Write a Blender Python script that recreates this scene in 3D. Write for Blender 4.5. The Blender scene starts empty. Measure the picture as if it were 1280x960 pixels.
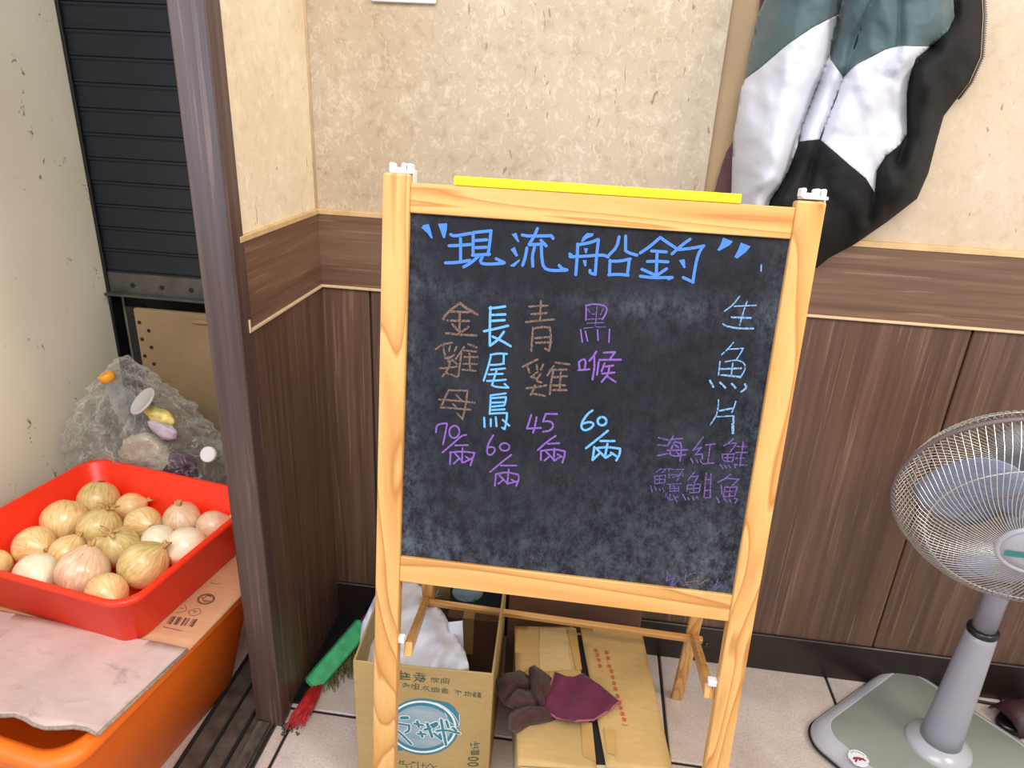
import bpy, bmesh, math, random
from mathutils import Vector, Matrix, noise
random.seed(7)
S = bpy.context.scene
COL = S.collection
PI = math.pi

# ------------------------------------------------------------------ camera
F = 859.2
RW = ((0.991034, 0.124456, 0.048599), (0.091968, -0.371577, -0.923836), (-0.096919, 0.920022, -0.379691))  # right, down, forward
CAM = Vector((0, 0, 1.25))
r_, d_, f_ = (Vector(v) for v in RW)
cd = bpy.data.cameras.new('camera'); cam = bpy.data.objects.new('camera', cd); COL.objects.link(cam)
cd.sensor_width = 36; cd.lens = F / 1280 * 36; cd.clip_start = 0.02
m = Matrix.Identity(4)
for i in range(3):
    m[i][0] = r_[i]; m[i][1] = -d_[i]; m[i][2] = -f_[i]; m[i][3] = CAM[i]
cam.matrix_world = m
S.camera = cam

# ------------------------------------------------------------------ light
w = bpy.data.worlds.new('world'); S.world = w; w.use_nodes = True
bg = w.node_tree.nodes['Background']; bg.inputs[0].default_value = (0.97, 0.97, 1.0, 1); bg.inputs[1].default_value = 0.62
def area(name, loc, target, sx, sy, power, color):
    l = bpy.data.lights.new(name, 'AREA'); l.shape = 'RECTANGLE'; l.size = sx; l.size_y = sy; l.energy = power; l.color = color
    o = bpy.data.objects.new(name, l); COL.objects.link(o); o.location = loc
    o.rotation_euler = (Vector(target) - Vector(loc)).to_track_quat('-Z', 'Y').to_euler(); return o
area('ceiling_lamp_light', (0.0, -0.40, 2.4), (-0.05, 1.0, 0.4), 1.5, 0.9, 29, (1.0, 0.96, 0.91))
area('doorway_daylight', (-1.75, -0.75, 1.35), (0.1, 1.1, 0.6), 1.0, 1.5, 19, (0.54, 0.70, 1.0))
area('counter_lamp_light', (1.7, 0.1, 2.1), (0.2, 1.3, 0.9), 0.6, 0.6, 19, (1.0, 0.90, 0.76))
S.view_settings.view_transform = 'Standard'; S.view_settings.look = 'None'
S.view_settings.exposure = 0.45; S.view_settings.gamma = 1

# ------------------------------------------------------------------ helpers
def ray(x, y): return r_ * ((x - 640) / F) + d_ * ((y - 480) / F) + f_
def at_z(x, y, z): d = ray(x, y); return CAM + d * ((z - CAM.z) / d.z)
def at_y(x, y, Y): d = ray(x, y); return CAM + d * (Y / d.y)
def at_x(x, y, X): d = ray(x, y); return CAM + d * (X / d.x)
def at_p(x, y, P, N): d = ray(x, y); return CAM + d * ((P - CAM).dot(N) / d.dot(N))

class Fr:
    """a placed frame: origin and three axes"""
    def __init__(s, o=(0, 0, 0), x=(1, 0, 0), y=(0, 1, 0), z=(0, 0, 1)):
        s.o, s.x, s.y, s.z = Vector(o), Vector(x), Vector(y), Vector(z)
    def __call__(s, a, b, c=0.0): return s.o + s.x * a + s.y * b + s.z * c
W0 = Fr()
def rotz(o, a): return Fr(o, (math.cos(a), math.sin(a), 0), (-math.sin(a), math.cos(a), 0), (0, 0, 1))

def props(o, label=None, cat=None, group=None, kind=None):
    if label: o['label'] = label
    if cat: o['category'] = cat
    if group: o['group'] = group
    if kind: o['kind'] = kind
    return o
def thing(name, label, cat, loc=(0, 0, 0), group=None):
    o = bpy.data.objects.new(name, None); o.empty_display_size = 0.05; COL.objects.link(o); o.location = loc
    return props(o, label, cat, group)
def origin_of(p):
    v = Vector((0, 0, 0))
    while p is not None: v += p.location; p = p.parent
    return v
def obj(name, bm, mat, parent=None, smooth=False, label=None, origin=None, kind=None):
    """world-space bmesh -> one linked mesh object; origin sits at its base unless it is a child"""
    me = bpy.data.meshes.new(name)
    po = origin_of(parent) if parent else Vector((0, 0, 0))
    org = Vector(origin) if origin is not None else po
    bmesh.ops.translate(bm, verts=bm.verts, vec=-org)
    bmesh.ops.recalc_face_normals(bm, faces=bm.faces)
    if smooth:
        for f in bm.faces: f.smooth = True
    bm.to_mesh(me); bm.free()
    o = bpy.data.objects.new(name, me); COL.objects.link(o)
    if isinstance(mat, (list, tuple)):
        for q in mat: me.materials.append(q)
    else: me.materials.append(mat)
    o.parent = parent; o.location = org - po
    if label: o['label'] = label
    if kind: o['kind'] = kind
    return o
def struct(name, bm, mat, **k):
    o = obj(name, bm, mat, **k); o['kind'] = 'structure'; return o

def merge(bm, b2, mi=None):
    vs = {v: bm.verts.new(v.co) for v in b2.verts}
    for f in b2.faces:
        try: nf = bm.faces.new([vs[v] for v in f.verts])
        except ValueError: continue
        nf.material_index = f.material_index if mi is None else mi; nf.smooth = f.smooth
    b2.free()
def box(bm, fr, x0, x1, y0, y1, z0, z1, bev=0.0, seg=1, mi=0):
    b = bmesh.new()
    vs = [b.verts.new((x, y, z)) for x in (x0, x1) for y in (y0, y1) for z in (z0, z1)]
    for q in ((0, 1, 3, 2), (4, 6, 7, 5), (0, 4, 5, 1), (2, 3, 7, 6), (0, 2, 6, 4), (1, 5, 7, 3)):
        b.faces.new([vs[i] for i in q])
    if bev: bmesh.ops.bevel(b, geom=b.edges[:], offset=bev, segments=seg, profile=0.5, affect='EDGES')
    for v in b.verts: v.co = fr(*v.co)
    for f in b.faces: f.material_index = mi
    merge(bm, b); return bm
def B(fr, *a, **k): return box(bmesh.new(), fr, *a, **k)
def rrect(fr, hx, hy, r, z, n=6):
    pts = []
    for cx, cy, a0 in ((hx - r, hy - r, 0), (-hx + r, hy - r, PI / 2), (-hx + r, -hy + r, PI), (hx - r, -hy + r, 1.5 * PI)):
        for i in range(n + 1):
            a = a0 + PI / 2 * i / n; pts.append(fr(cx + r * math.cos(a), cy + r * math.sin(a), z))
    return pts
def circle(fr, r, z, n=32, ry=None):
    return [fr(r * math.cos(2 * PI * i / n), (ry or r) * math.sin(2 * PI * i / n), z) for i in range(n)]
def loft(bm, loops, cap0=True, cap1=True, mi=0, smooth=True, closed=True):
    L = [[bm.verts.new(p) for p in l] for l in loops]; n = len(L[0])
    for a, b in zip(L, L[1:]):
        for i in range(n if closed else n - 1):
            j = (i + 1) % n
            f = bm.faces.new((a[i], a[j], b[j], b[i])); f.material_index = mi; f.smooth = smooth
    for c, l in ((cap0, L[0]), (cap1, L[-1])):
        if c: f = bm.faces.new(l); f.material_index = mi
    return bm
def tube(bm, pts, r, n=8, caps=True, mi=0):
    """round bar along a polyline; r may be a list"""
    pts = [Vector(p) for p in pts]; loops = []
    ref = None
    for i, p in enumerate(pts):
        t = (pts[min(i + 1, len(pts) - 1)] - pts[max(i - 1, 0)]).normalized()
        if ref is None: ref = t.orthogonal().normalized()
        u = (ref - t * ref.dot(t)).normalized(); ref = u; v = t.cross(u)
        rr = r[i] if isinstance(r, (list, tuple)) else r
        loops.append([p + u * rr * math.cos(2 * PI * k / n) + v * rr * math.sin(2 * PI * k / n) for k in range(n)])
    return loft(bm, loops, caps, caps, mi)
def bar(bm, a, b, wx, wy, up=(0, 1, 0), bev=0.0015):
    """rectangular bar from a to b, wx wide sideways and wy along up"""
    a, b = Vector(a), Vector(b); z = (b - a); L = z.length; z.normalize()
    y = Vector(up); y = (y - z * y.dot(z)).normalized(); x = y.cross(z)
    return box(bm, Fr(a, x, y, z), -wx / 2, wx / 2, -wy / 2, wy / 2, 0, L, bev)
def panel(poly, fn, step, mi=0):
    """flat polygon cut on a grid, each vertex mapped by fn"""
    b = bmesh.new(); b.faces.new([b.verts.new((x, y, 0)) for x, y in poly])
    xs = [p[0] for p in poly]; ys = [p[1] for p in poly]
    for ax, lo, hi in ((0, min(xs), max(xs)), (1, min(ys), max(ys))):
        k = math.floor(lo / step) + 1
        while k * step < hi:
            co = [0, 0, 0]; no = [0, 0, 0]; co[ax] = k * step; no[ax] = 1
            bmesh.ops.bisect_plane(b, geom=b.verts[:] + b.edges[:] + b.faces[:], plane_co=co, plane_no=no, dist=1e-6); k += 1
    bmesh.ops.triangulate(b, faces=[f for f in b.faces if len(f.verts) > 4])
    for v in b.verts: v.co = fn(v.co.x, v.co.y)
    for f in b.faces: f.material_index = mi; f.smooth = True
    return b
def solid(o, t, off=-1):
    md = o.modifiers.new('thickness', 'SOLIDIFY'); md.thickness = t; md.offset = off; return o
def sub(o, n=1):
    md = o.modifiers.new('smooth', 'SUBSURF'); md.levels = n; md.render_levels = n; return o

# ------------------------------------------------------------------ materials
def srgb(r, g, b):
    return tuple(((c / 255) / 12.92 if c / 255 <= 0.04045 else ((c / 255 + 0.055) / 1.055) ** 2.4) for c in (r, g, b)) + (1,)
class Mat:
    def __init__(s, name, color=(0.5, 0.5, 0.5, 1), rough=0.5, metal=0.0, spec=0.5):
        s.m = bpy.data.materials.new(name); s.m.use_nodes = True; s.t = s.m.node_tree
        s.b = s.t.nodes['Principled BSDF']; s.out = s.t.nodes['Material Output']
        s.b.inputs['Base Color'].default_value = color; s.b.inputs['Roughness'].default_value = rough
        s.b.inputs['Metallic'].default_value = metal; s.b.inputs['Specular IOR Level'].default_value = spec
        s.tc = s.t.nodes.new('ShaderNodeTexCoord')
    def n(s, typ, **k):
        q = s.t.nodes.new('ShaderNode' + typ)
        for a, v in k.items():
            if hasattr(q, a) and a not in q.inputs: setattr(q, a, v)
            else: q.inputs[a].default_value = v
        return q
    def l(s, a, b): s.t.links.new(a, b)
    def co(s, scale=(1, 1, 1), space='Object', loc=(0, 0, 0), rot=(0, 0, 0)):
        mp = s.n('Mapping'); mp.inputs['Scale'].default_value = scale; mp.inputs['Location'].default_value = loc; mp.inputs['Rotation'].default_value = rot
        s.l(s.tc.outputs[space], mp.inputs[0]); return mp.outputs[0]
    def noise(s, scale, detail=4, co=None, rough=0.5, dist=0.0):
        q = s.n('TexNoise', Scale=scale, Detail=detail, Roughness=rough, Distortion=dist)
        s.l(co if co else s.tc.outputs['Object'], q.inputs['Vector']); return q.outputs['Fac']
    def ramp(s, fac, stops, interp='LINEAR'):
        q = s.n('ValToRGB'); e = q.color_ramp.elements; q.color_ramp.interpolation = interp
        while len(e) < len(stops): e.new(0.5)
        for i, (p, c) in enumerate(stops):
            e[i].position = p; e[i].color = c if len(c) == 4 else tuple(c) + (1,)
        s.l(fac, q.inputs[0]); return q.outputs[0]
    def mix(s, fac, a, b, mode='MIX'):
        q = s.n('Mix'); q.data_type = 'RGBA'; q.blend_type = mode
        for v, i in ((fac, 0), (a, 6), (b, 7)):
            if hasattr(v, 'links') or hasattr(v, 'is_linked'): s.l(v, q.inputs[i])
            else: q.inputs[i].default_value = v
        return q.outputs[2]
    def math(s, op, a, b=0.0, clamp=False):
        q = s.n('Math'); q.operation = op; q.use_clamp = clamp
        for v, i in ((a, 0), (b, 1)):
            if hasattr(v, 'is_linked'): s.l(v, q.inputs[i])
            else: q.inputs[i].default_value = v
        return q.outputs[0]
    def color(s, out): s.l(out, s.b.inputs['Base Color']); return s
    def bump(s, fac, strength=0.3, dist=0.002):
        q = s.n('Bump', Strength=strength, Distance=dist); s.l(fac, q.inputs['Height']); s.l(q.outputs[0], s.b.inputs['Normal']); return s
def plain(name, c, rough=0.5, metal=0.0, var=0.08, scale=20, bump=0.0, spec=0.5):
    q = Mat(name, c, rough, metal, spec)
    f = q.noise(scale, 4); lo = tuple(x * (1 - var) for x in c[:3]) + (1,); hi = tuple(min(1, x * (1 + var)) for x in c[:3]) + (1,)
    q.color(q.ramp(f, [(0.3, lo), (0.7, hi)]))
    if bump: q.bump(q.noise(scale * 8, 3), bump, 0.001)
    return q.m
def veneer(name, scl, cols, rough=0.38):
    q = Mat(name, rough=rough)
    f1 = q.noise(1, 6, q.co(scl), 0.6); f2 = q.noise(1, 2, q.co(tuple(v * 0.22 for v in scl), loc=(3, 1, 7)))
    f = q.math('ADD', q.math('MULTIPLY', f1, 0.65), q.math('MULTIPLY', f2, 0.35))
    c = q.ramp(f, [(0.36, cols[0]), (0.5, cols[1]), (0.64, cols[2])])
    hl = q.ramp(q.noise(1, 3, q.co(tuple(v * 2.4 for v in scl), loc=(9, 5, 2))), [(0.60, (0, 0, 0)), (0.70, (1, 1, 1))])
    q.color(q.mix(q.math('MULTIPLY', hl, 0.45), c, cols[3])); q.bump(f1, 0.15, 0.001); return q.m
V_COL = (srgb(80, 58, 46), srgb(96, 71, 57), srgb(112, 84, 68), srgb(148, 118, 100))
M_VV = veneer('walnut_veneer_vertical', (70, 70, 1.6), V_COL)
H_COL = (srgb(92, 66, 52), srgb(112, 84, 66), srgb(130, 99, 79), srgb(160, 128, 106))
M_VH = veneer('walnut_veneer_horizontal', (2.2, 2.2, 75), H_COL)
M_POST = veneer('post_veneer', (70, 70, 1.6), (srgb(64, 49, 44), srgb(82, 63, 57), srgb(98, 76, 70), srgb(128, 102, 94)))
M_BASE = plain('dark_baseboard_paint', srgb(38, 27, 23), 0.35, var=0.2)
M_TRIM = plain('pale_trim', srgb(214, 188, 150), 0.4, var=0.08)
M_CAPT = plain('cap_trim_beige', srgb(205, 172, 125), 0.45, var=0.12, scale=40)

def wallpaper(name, c0, c1, c2, amt=1.0):
    q = Mat(name, rough=0.75, spec=0.25)
    base = q.noise(40, 6, dist=0.5, rough=0.65); big = q.noise(6, 3)
    cm = q.ramp(base, [(0.36, c0), (0.47, c1), (0.56, c1), (0.68, c2)])
    vor = q.noise(74, 3, q.co((1, 1, 0.7), loc=(5, 2, 8), rot=(0, 0.6, 0)), 0.6, 1.1)
    fl = q.ramp(vor, [(0.56, (0, 0, 0)), (0.62, (1, 1, 1))])
    cm = q.mix(q.math('MULTIPLY', fl, 0.6 * amt), cm, c2)
    st = q.ramp(big, [(0.35, (0.92, 0.89, 0.85)), (0.65, (1, 1, 1))]); cm = q.mix(1.0, cm, st, 'MULTIPLY')
    sp = q.noise(16, 1, q.co((3.6, 3.6, 1.2), rot=(0, 0.75, 0), loc=(2, 2, 2)), dist=2.0)
    spk = q.ramp(sp, [(0.74, (0, 0, 0)), (0.765, (1, 1, 1))])
    cm = q.mix(q.math('MULTIPLY', spk, 0.6), cm, srgb(110, 88, 62))
    q.color(cm); q.bump(q.math('ADD', base, q.math('MULTIPLY', fl, 0.5)), 0.25, 0.002); return q.m
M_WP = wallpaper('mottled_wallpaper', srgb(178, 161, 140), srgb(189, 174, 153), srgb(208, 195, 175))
M_WPLIT = wallpaper('mottled_wallpaper_lit', srgb(224, 206, 176), srgb(232, 216, 188), srgb(242, 230, 206), 0.7)  # same wallpaper, brighter: warm light on the return wall put into the colour
M_WPR = wallpaper('plain_wallpaper_right', srgb(192, 174, 152), srgb(198, 182, 161), srgb(206, 192, 172), 0.3)
M_STRIPW = plain('darker_beige_strip', srgb(168, 142, 108), 0.6, var=0.1, scale=9)  # a darker beige than the wallpaper on either side

def white_wall():
    q = Mat('scuffed_white_wall', rough=0.55)
    c = q.ramp(q.noise(3, 4), [(0.3, srgb(230, 224, 200)), (0.7, srgb(238, 234, 216))])
    sc = q.noise(9, 5, q.co((1, 1.6, 1), loc=(1, 4, 2)), 0.7, 1.5); mask = q.ramp(sc, [(0.62, (0, 0, 0)), (0.66, (1, 1, 1))])
    gr = q.ramp(q.noise(60, 2, dist=1.5), [(0.5, (0, 0, 0)), (0.6, (1, 1, 1))])
    q.color(q.mix(q.math('MULTIPLY', q.math('MULTIPLY', mask, gr), 0.8), c, srgb(70, 66, 56))); return q.m
M_WHITE = white_wall()

def tile_mat():
    q = Mat('speckled_floor_tile', rough=0.36)
    c = q.ramp(q.noise(240, 3), [(0.3, srgb(190, 173, 165)), (0.5, srgb(204, 189, 181)), (0.7, srgb(214, 200, 192))])
    d = q.ramp(q.noise(7, 6, rough=0.65), [(0.35, (0.80, 0.77, 0.74)), (0.6, (1, 1, 1))])
    q.color(q.mix(1.0, c, d, 'MULTIPLY')); q.bump(q.noise(90, 3), 0.12, 0.001); return q.m
M_TILE = tile_mat(); M_GROUT = plain('dark_grout', srgb(34, 30, 30), 0.8)

def pine(name, axis):
    q = Mat(name, rough=0.34)
    sc = {'z': (1, 1, 0.07), 'x': (0.07, 1, 1)}[axis]
    co = q.co(sc); f = q.noise(13, 1.5, co, 0.4, 0.6)
    ring = q.math('FRACT', q.math('MULTIPLY', f, 11.0))
    c = q.ramp(ring, [(0.0, srgb(218, 170, 104)), (0.45, srgb(211, 160, 93)), (0.80, srgb(200, 144, 78)), (0.90, srgb(180, 120, 60)), (1.0, srgb(215, 166, 99))])
    fib = q.ramp(q.noise(160, 3, co), [(0.3, (0.93, 0.91, 0.88)), (0.6, (1, 1, 1))]); c = q.mix(0.8, c, fib, 'MULTIPLY')
    kn = q.ramp(q.noise(6, 3, q.co((1, 1, 0.5), loc=(3, 3, 3))), [(0.62, (0, 0, 0)), (0.74, (1, 1, 1))])
    q.color(q.mix(q.math('MULTIPLY', kn, 0.35), c, srgb(196, 126, 66))); q.bump(q.noise(120, 3, co), 0.1, 0.0008); return q.m
M_PZ = pine('pine_upright', 'z'); M_PX = pine('pine_crosswise', 'x')

def slate_mat():
    q = Mat('dusty_blackboard', rough=0.7, spec=0.15)
    uv = q.n('SeparateXYZ'); q.l(q.tc.outputs['UV'], uv.inputs[0]); u, v = uv.outputs[0], uv.outputs[1]
    base = q.ramp(q.noise(9, 6, rough=0.7), [(0.3, srgb(20, 21, 28)), (0.7, srgb(36, 36, 41))])
    def band(x, c, wdt):   # soft bump around c
        d = q.math('DIVIDE', q.math('SUBTRACT', x, c), wdt); return q.math('DIVIDE', 1.0, q.math('ADD', 1.0, q.math('POWER', q.math('ABSOLUTE', d), 2.6)))
    fine = q.noise(60, 8, q.co((1, 1, 0.7), loc=(4, 4, 4)), 0.85); fr = q.ramp(fine, [(0.42, (0, 0, 0)), (0.72, (1, 1, 1))])
    smear = q.math('MULTIPLY', band(v, 0.795, 0.030), 0.55)
    edge = q.math('ADD', q.math('MULTIPLY', band(u, -0.01, 0.045), 0.9), q.math('MULTIPLY', band(u, 1.01, 0.04), 0.75))
    low = q.math('MULTIPLY', band(v, 0.0, 0.10), 0.8)
    blob = q.math('MULTIPLY', q.math('MULTIPLY', band(u, 0.86, 0.16), band(v, 0.17, 0.13)), 0.7)
    tot = q.math('ADD', q.math('ADD', smear, edge), q.math('ADD', low, q.math('ADD', blob, 0.16)))
    big = q.ramp(q.noise(5, 4, q.co(loc=(8, 1, 1))), [(0.35, (0.25, 0.25, 0.25)), (0.65, (1, 1, 1))])
    amt = q.math('MULTIPLY', q.math('MULTIPLY', tot, fr), big)
    q.color(q.mix(q.math('MULTIPLY', amt, 0.38, True), base, srgb(150, 160, 176))); return q.m
M_SLATE = slate_mat()

def chalk(name, c, gap=0.42):
    q = Mat(name, c, 0.9, spec=0.1)
    f = q.noise(420, 3, rough=0.7); a = q.ramp(f, [(gap - 0.07, (0.12, 0.12, 0.12)), (gap + 0.06, (1, 1, 1))])
    q.l(a, q.b.inputs['Alpha']); return q.m
M_CB = chalk('chalk_cornflower_blue', srgb(76, 122, 190), 0.30)
M_CL = chalk('chalk_sky_blue', srgb(102, 162, 210), 0.36)
M_CW = chalk('chalk_pale_blue_thin', srgb(120, 158, 200), 0.44)
M_CR = chalk('chalk_brown', srgb(116, 94, 84), 0.44)
M_CP = chalk('chalk_violet', srgb(124, 88, 164), 0.38)
M_CPT = chalk('chalk_violet_thin', srgb(108, 84, 146), 0.44)
M_INKT = plain('teal_print', srgb(44, 120, 140), 0.6, var=0.12, scale=30)
M_INKG = plain('dark_green_print', srgb(52, 84, 66), 0.6)
M_INKW = plain('white_print', srgb(225, 230, 222), 0.6)
M_INKR = plain('red_print', srgb(186, 84, 44), 0.7)
M_INKK = plain('brown_black_print', srgb(92, 56, 44), 0.7)
M_INKL = Mat('pale_teal_print', srgb(160, 176, 180), 0.6)
M_INKL.color(M_INKL.ramp(M_INKL.noise(60, 3, M_INKL.co((0.3, 1, 1))), [(0.3, srgb(112, 146, 160)), (0.7, srgb(156, 172, 178))])); M_INKL = M_INKL.m

def card(name, c, var=0.12, rough=0.62, stain=0.0):
    q = Mat(name, c, rough, spec=0.3); lo = tuple(x * (1 - var) for x in c[:3]) + (1,)
    a = q.ramp(q.noise(6, 5, rough=0.6), [(0.3, lo), (0.6, c)]); fl = q.ramp(q.noise(130, 2, q.co((0.25, 1, 1))), [(0.3, (0.93, 0.93, 0.92)), (0.6, (1, 1, 1))])
    cc = q.mix(1.0, a, fl, 'MULTIPLY')
    if stain: sm = q.ramp(q.noise(11, 5, q.co(loc=(2, 6, 1)), 0.7, 0.8), [(0.56, (0, 0, 0)), (0.70, (1, 1, 1))]); cc = q.mix(q.math('MULTIPLY', sm, stain), cc, srgb(120, 104, 100))
    q.color(cc); q.bump(q.noise(30, 3), 0.1, 0.001); return q.m
M_CTEA = card('gold_brown_carton', srgb(178, 150, 98)); M_CARD = card('kraft_carton', srgb(196, 162, 106)); M_CPALE = card('kraft_patch_pale', srgb(206, 176, 124)); M_CARD2 = card('kraft_flap_pale', srgb(214, 196, 152))
M_CPINK = card('faded_pinkish_cardboard', srgb(206, 180, 172), 0.2, stain=0.5); M_CBRN = card('peach_cardboard', srgb(212, 160, 122)); M_CDARK = card('dark_brown_carton', srgb(112, 80, 62), 0.25)
M_CEDGE = plain('corrugated_edge', srgb(150, 132, 116), 0.8, var=0.3, scale=200); M_TAPE = plain('packing_tape_tan', srgb(184, 148, 90), 0.25)
M_CGREY = card('beige_board', srgb(150, 128, 98), 0.2)
M_GREENP = plain('dark_green_pack', srgb(38, 56, 50), 0.4, var=0.25)

def plastic(name, c, rough=0.3, var=0.05, sc=6, sss=0.0):
    q = Mat(name, c, rough); lo = tuple(x * (1 - 2 * var) for x in c[:3]) + (1,)
    q.color(q.ramp(q.noise(sc, 4), [(0.3, lo), (0.65, c)]))
    if sss: q.b.inputs['Subsurface Weight'].default_value = sss; q.b.inputs['Subsurface Radius'].default_value = (0.02, 0.005, 0.002)
    return q.m
M_RED = plastic('red_plastic', srgb(250, 52, 20), 0.36); M_ORANGE = plastic('orange_plastic', srgb(255, 118, 12), 0.42, 0.08, 5)
M_YEL = plain('yellow_foam', srgb(250, 220, 30), 0.8, var=0.12, scale=90, bump=0.3)
M_WPLAST = plastic('white_plastic', srgb(232, 232, 236), 0.35); M_GREENB = plain('green_broom_plastic', srgb(70, 178, 118), 0.45, var=0.22, scale=50)
M_REDB = plain('red_bristle', srgb(178, 34, 34), 0.6, var=0.3, scale=60); M_STRAW = plain('olive_bristle', srgb(96, 92, 50), 0.8, var=0.3, scale=60)
M_PURPLE = plastic('plum_plastic', srgb(120, 40, 70), 0.35)
M_BLACK = plastic('black_plastic', srgb(20, 20, 22), 0.35); M_NAVY = plain('navy_fabric', srgb(40, 44, 88), 0.6, var=0.2, scale=10)
M_SHUT = plastic('navy_shutter_paint', srgb(17, 26, 38), 0.5, 0.12, 9); M_GALV = plain('dirty_galvanised_steel', srgb(92, 90, 86), 0.5, 0.5, 0.35, 14)
M_DARKR = plain('dark_rubber', srgb(24, 22, 24), 0.6)
def track_mat():
    q = Mat('grimy_aluminium', rough=0.42, metal=0.6)
    q.color(q.ramp(q.noise(22, 6, q.co((1, 0.4, 1)), 0.7), [(0.35, srgb(84, 78, 70)), (0.55, srgb(136, 130, 120)), (0.75, srgb(190, 188, 180))])); return q.m
M_TRACK = track_mat(); M_TRACKD = plain('grimy_track_bed', srgb(92, 82, 74), 0.55, 0.3, 0.4, 30)

def onion_mat(name, a, b, c):
    q = Mat(name, rough=0.3)
    q.b.inputs['Coat Weight'].default_value = 0.25
    sp = q.n('SeparateXYZ'); q.l(q.tc.outputs['Object'], sp.inputs[0])
    ang = q.math('ARCTAN2', sp.outputs[1], sp.outputs[0])
    oi = q.n('ObjectInfo'); cb = q.n('CombineXYZ'); q.l(ang, cb.inputs[0]); q.l(q.math('MULTIPLY', sp.outputs[2], 5.0), cb.inputs[1]); q.l(q.math('MULTIPLY', oi.outputs['Random'], 20.0), cb.inputs[2])
    st = q.noise(9, 4, cb.outputs[0], 0.6); pt = q.noise(28, 4, None, 0.6)
    col = q.ramp(q.math('ADD', q.math('MULTIPLY', st, 0.6), q.math('MULTIPLY', pt, 0.4)), [(0.35, a), (0.5, b), (0.66, c)])
    dk = q.ramp(q.noise(30, 3, q.co(loc=(7, 7, 7)), dist=1.0), [(0.68, (0, 0, 0)), (0.74, (1, 1, 1))])
    q.color(q.mix(q.math('MULTIPLY', dk, 0.55), col, srgb(140, 120, 78))); q.bump(st, 0.2, 0.001); return q.m
M_ON = [onion_mat('onion_skin_gold', srgb(220, 166, 96), srgb(240, 202, 140), srgb(250, 228, 178)),
        onion_mat('onion_skin_pale', srgb(236, 218, 176), srgb(244, 232, 200), srgb(250, 242, 220)),
        onion_mat('onion_skin_pink', srgb(214, 166, 128), srgb(232, 196, 162), srgb(246, 226, 200)),
        onion_mat('onion_skin_olive', srgb(178, 158, 98), srgb(220, 192, 126), srgb(238, 216, 160))]
M_DRY = plain('dry_onion_neck', srgb(196, 160, 102), 0.8, var=0.35, scale=80); M_ROOT = plain('onion_root', srgb(120, 98, 62), 0.9, var=0.3, scale=100)

def cloth(name, c, rough=0.8, var=0.1, sheen=0.2):
    q = Mat(name, c, rough, spec=0.25); lo = tuple(x * (1 - var) for x in c[:3]) + (1,)
    q.color(q.ramp(q.noise(12, 4), [(0.3, lo), (0.7, c)])); q.bump(q.noise(700, 2), 0.12, 0.0006); q.b.inputs['Sheen Weight'].default_value = sheen; return q.m
M_TEAL = cloth('teal_grey_nylon', srgb(68, 88, 92), 0.55); M_LAV = cloth('off_white_nylon', srgb(200, 202, 212), 0.5, 0.04)
M_BLK = cloth('black_nylon', srgb(24, 23, 24), 0.75, 0.1, 0.0); M_MAR = cloth('maroon_suede', srgb(104, 40, 66), 0.85, 0.25, 0.1); M_MARE = cloth('pink_piping', srgb(170, 84, 110), 0.8)
M_BRNC = cloth('brown_knit', srgb(78, 50, 46), 0.9, 0.3, 0.1); M_MAUVE = cloth('maroon_garment', srgb(92, 62, 66), 0.85)
M_BAGW = cloth('white_nonwoven', srgb(226, 226, 234), 0.6, 0.05)
M_GREY = plastic('silver_grey_plastic', srgb(150, 150, 160), 0.28, 0.03); M_BASEG = plastic('greenish_grey_fan_base', srgb(140, 142, 134), 0.38, 0.04)
M_SILV = plastic('silver_rim_plastic', srgb(176, 176, 182), 0.22, 0.03)
M_WIRE = Mat('chromed_wire', srgb(206, 204, 200), 0.25, 0.6).m
M_RING = plastic('taupe_rim', srgb(120, 104, 104), 0.35)
def clear(name, tint, body, rough, fac, crk=0.6, white=0.0):
    q = Mat(name); t = q.t
    tr = q.n('BsdfTransparent'); tr.inputs[0].default_value = tint
    gl = q.n('BsdfPrincipled'); gl.inputs['Base Color'].default_value = body; gl.inputs['Roughness'].default_value = rough
    mx = q.n('MixShader'); lw = q.n('LayerWeight', Blend=0.35)
    f = q.math('ADD', q.math('MULTIPLY', lw.outputs['Facing'], 0.75), fac, True)
    if white:      # creases in the film turn milky
        rd = q.math('ABSOLUTE', q.math('SUBTRACT', q.noise(26, 4, dist=1.0), 0.5)); f = q.math('ADD', f, q.math('MULTIPLY', q.ramp(rd, [(0.0, (1, 1, 1)), (0.022, (0, 0, 0))]), white), True)
    q.l(f, mx.inputs[0]); q.l(tr.outputs[0], mx.inputs[1]); q.l(gl.outputs[0], mx.inputs[2]); q.l(mx.outputs[0], q.out.inputs[0])
    bp = q.n('Bump', Strength=crk, Distance=0.006); q.l(q.noise(45, 4, dist=1.5), bp.inputs['Height']); q.l(bp.outputs[0], gl.inputs['Normal'])
    return q.m
M_FILM = clear('clear_crinkled_film', (0.97, 0.97, 0.965, 1), srgb(215, 214, 210), 0.05, 0.05, 0.7, 0.30)
M_PET = clear('clear_bottle_plastic', (0.9, 0.92, 0.92, 1), srgb(200, 204, 205), 0.08, 0.12)
M_BLADE = clear('translucent_blue_grey_blade', (0.75, 0.8, 0.9, 1), srgb(160, 166, 190), 0.25, 0.62)

def segd(x, y, a, b):
    ax, ay = a; bx, by = b; t = ((x - ax) * (bx - ax) + (y - ay) * (by - ay)) / max(1e-6, (bx - ax) ** 2 + (by - ay) ** 2); t = max(0, min(1, t)); return math.hypot(x - ax - t * (bx - ax), y - ay - t * (by - ay))
def pld(x, y, pl): return min(segd(x, y, a, b) for a, b in zip(pl, pl[1:]))

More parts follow.
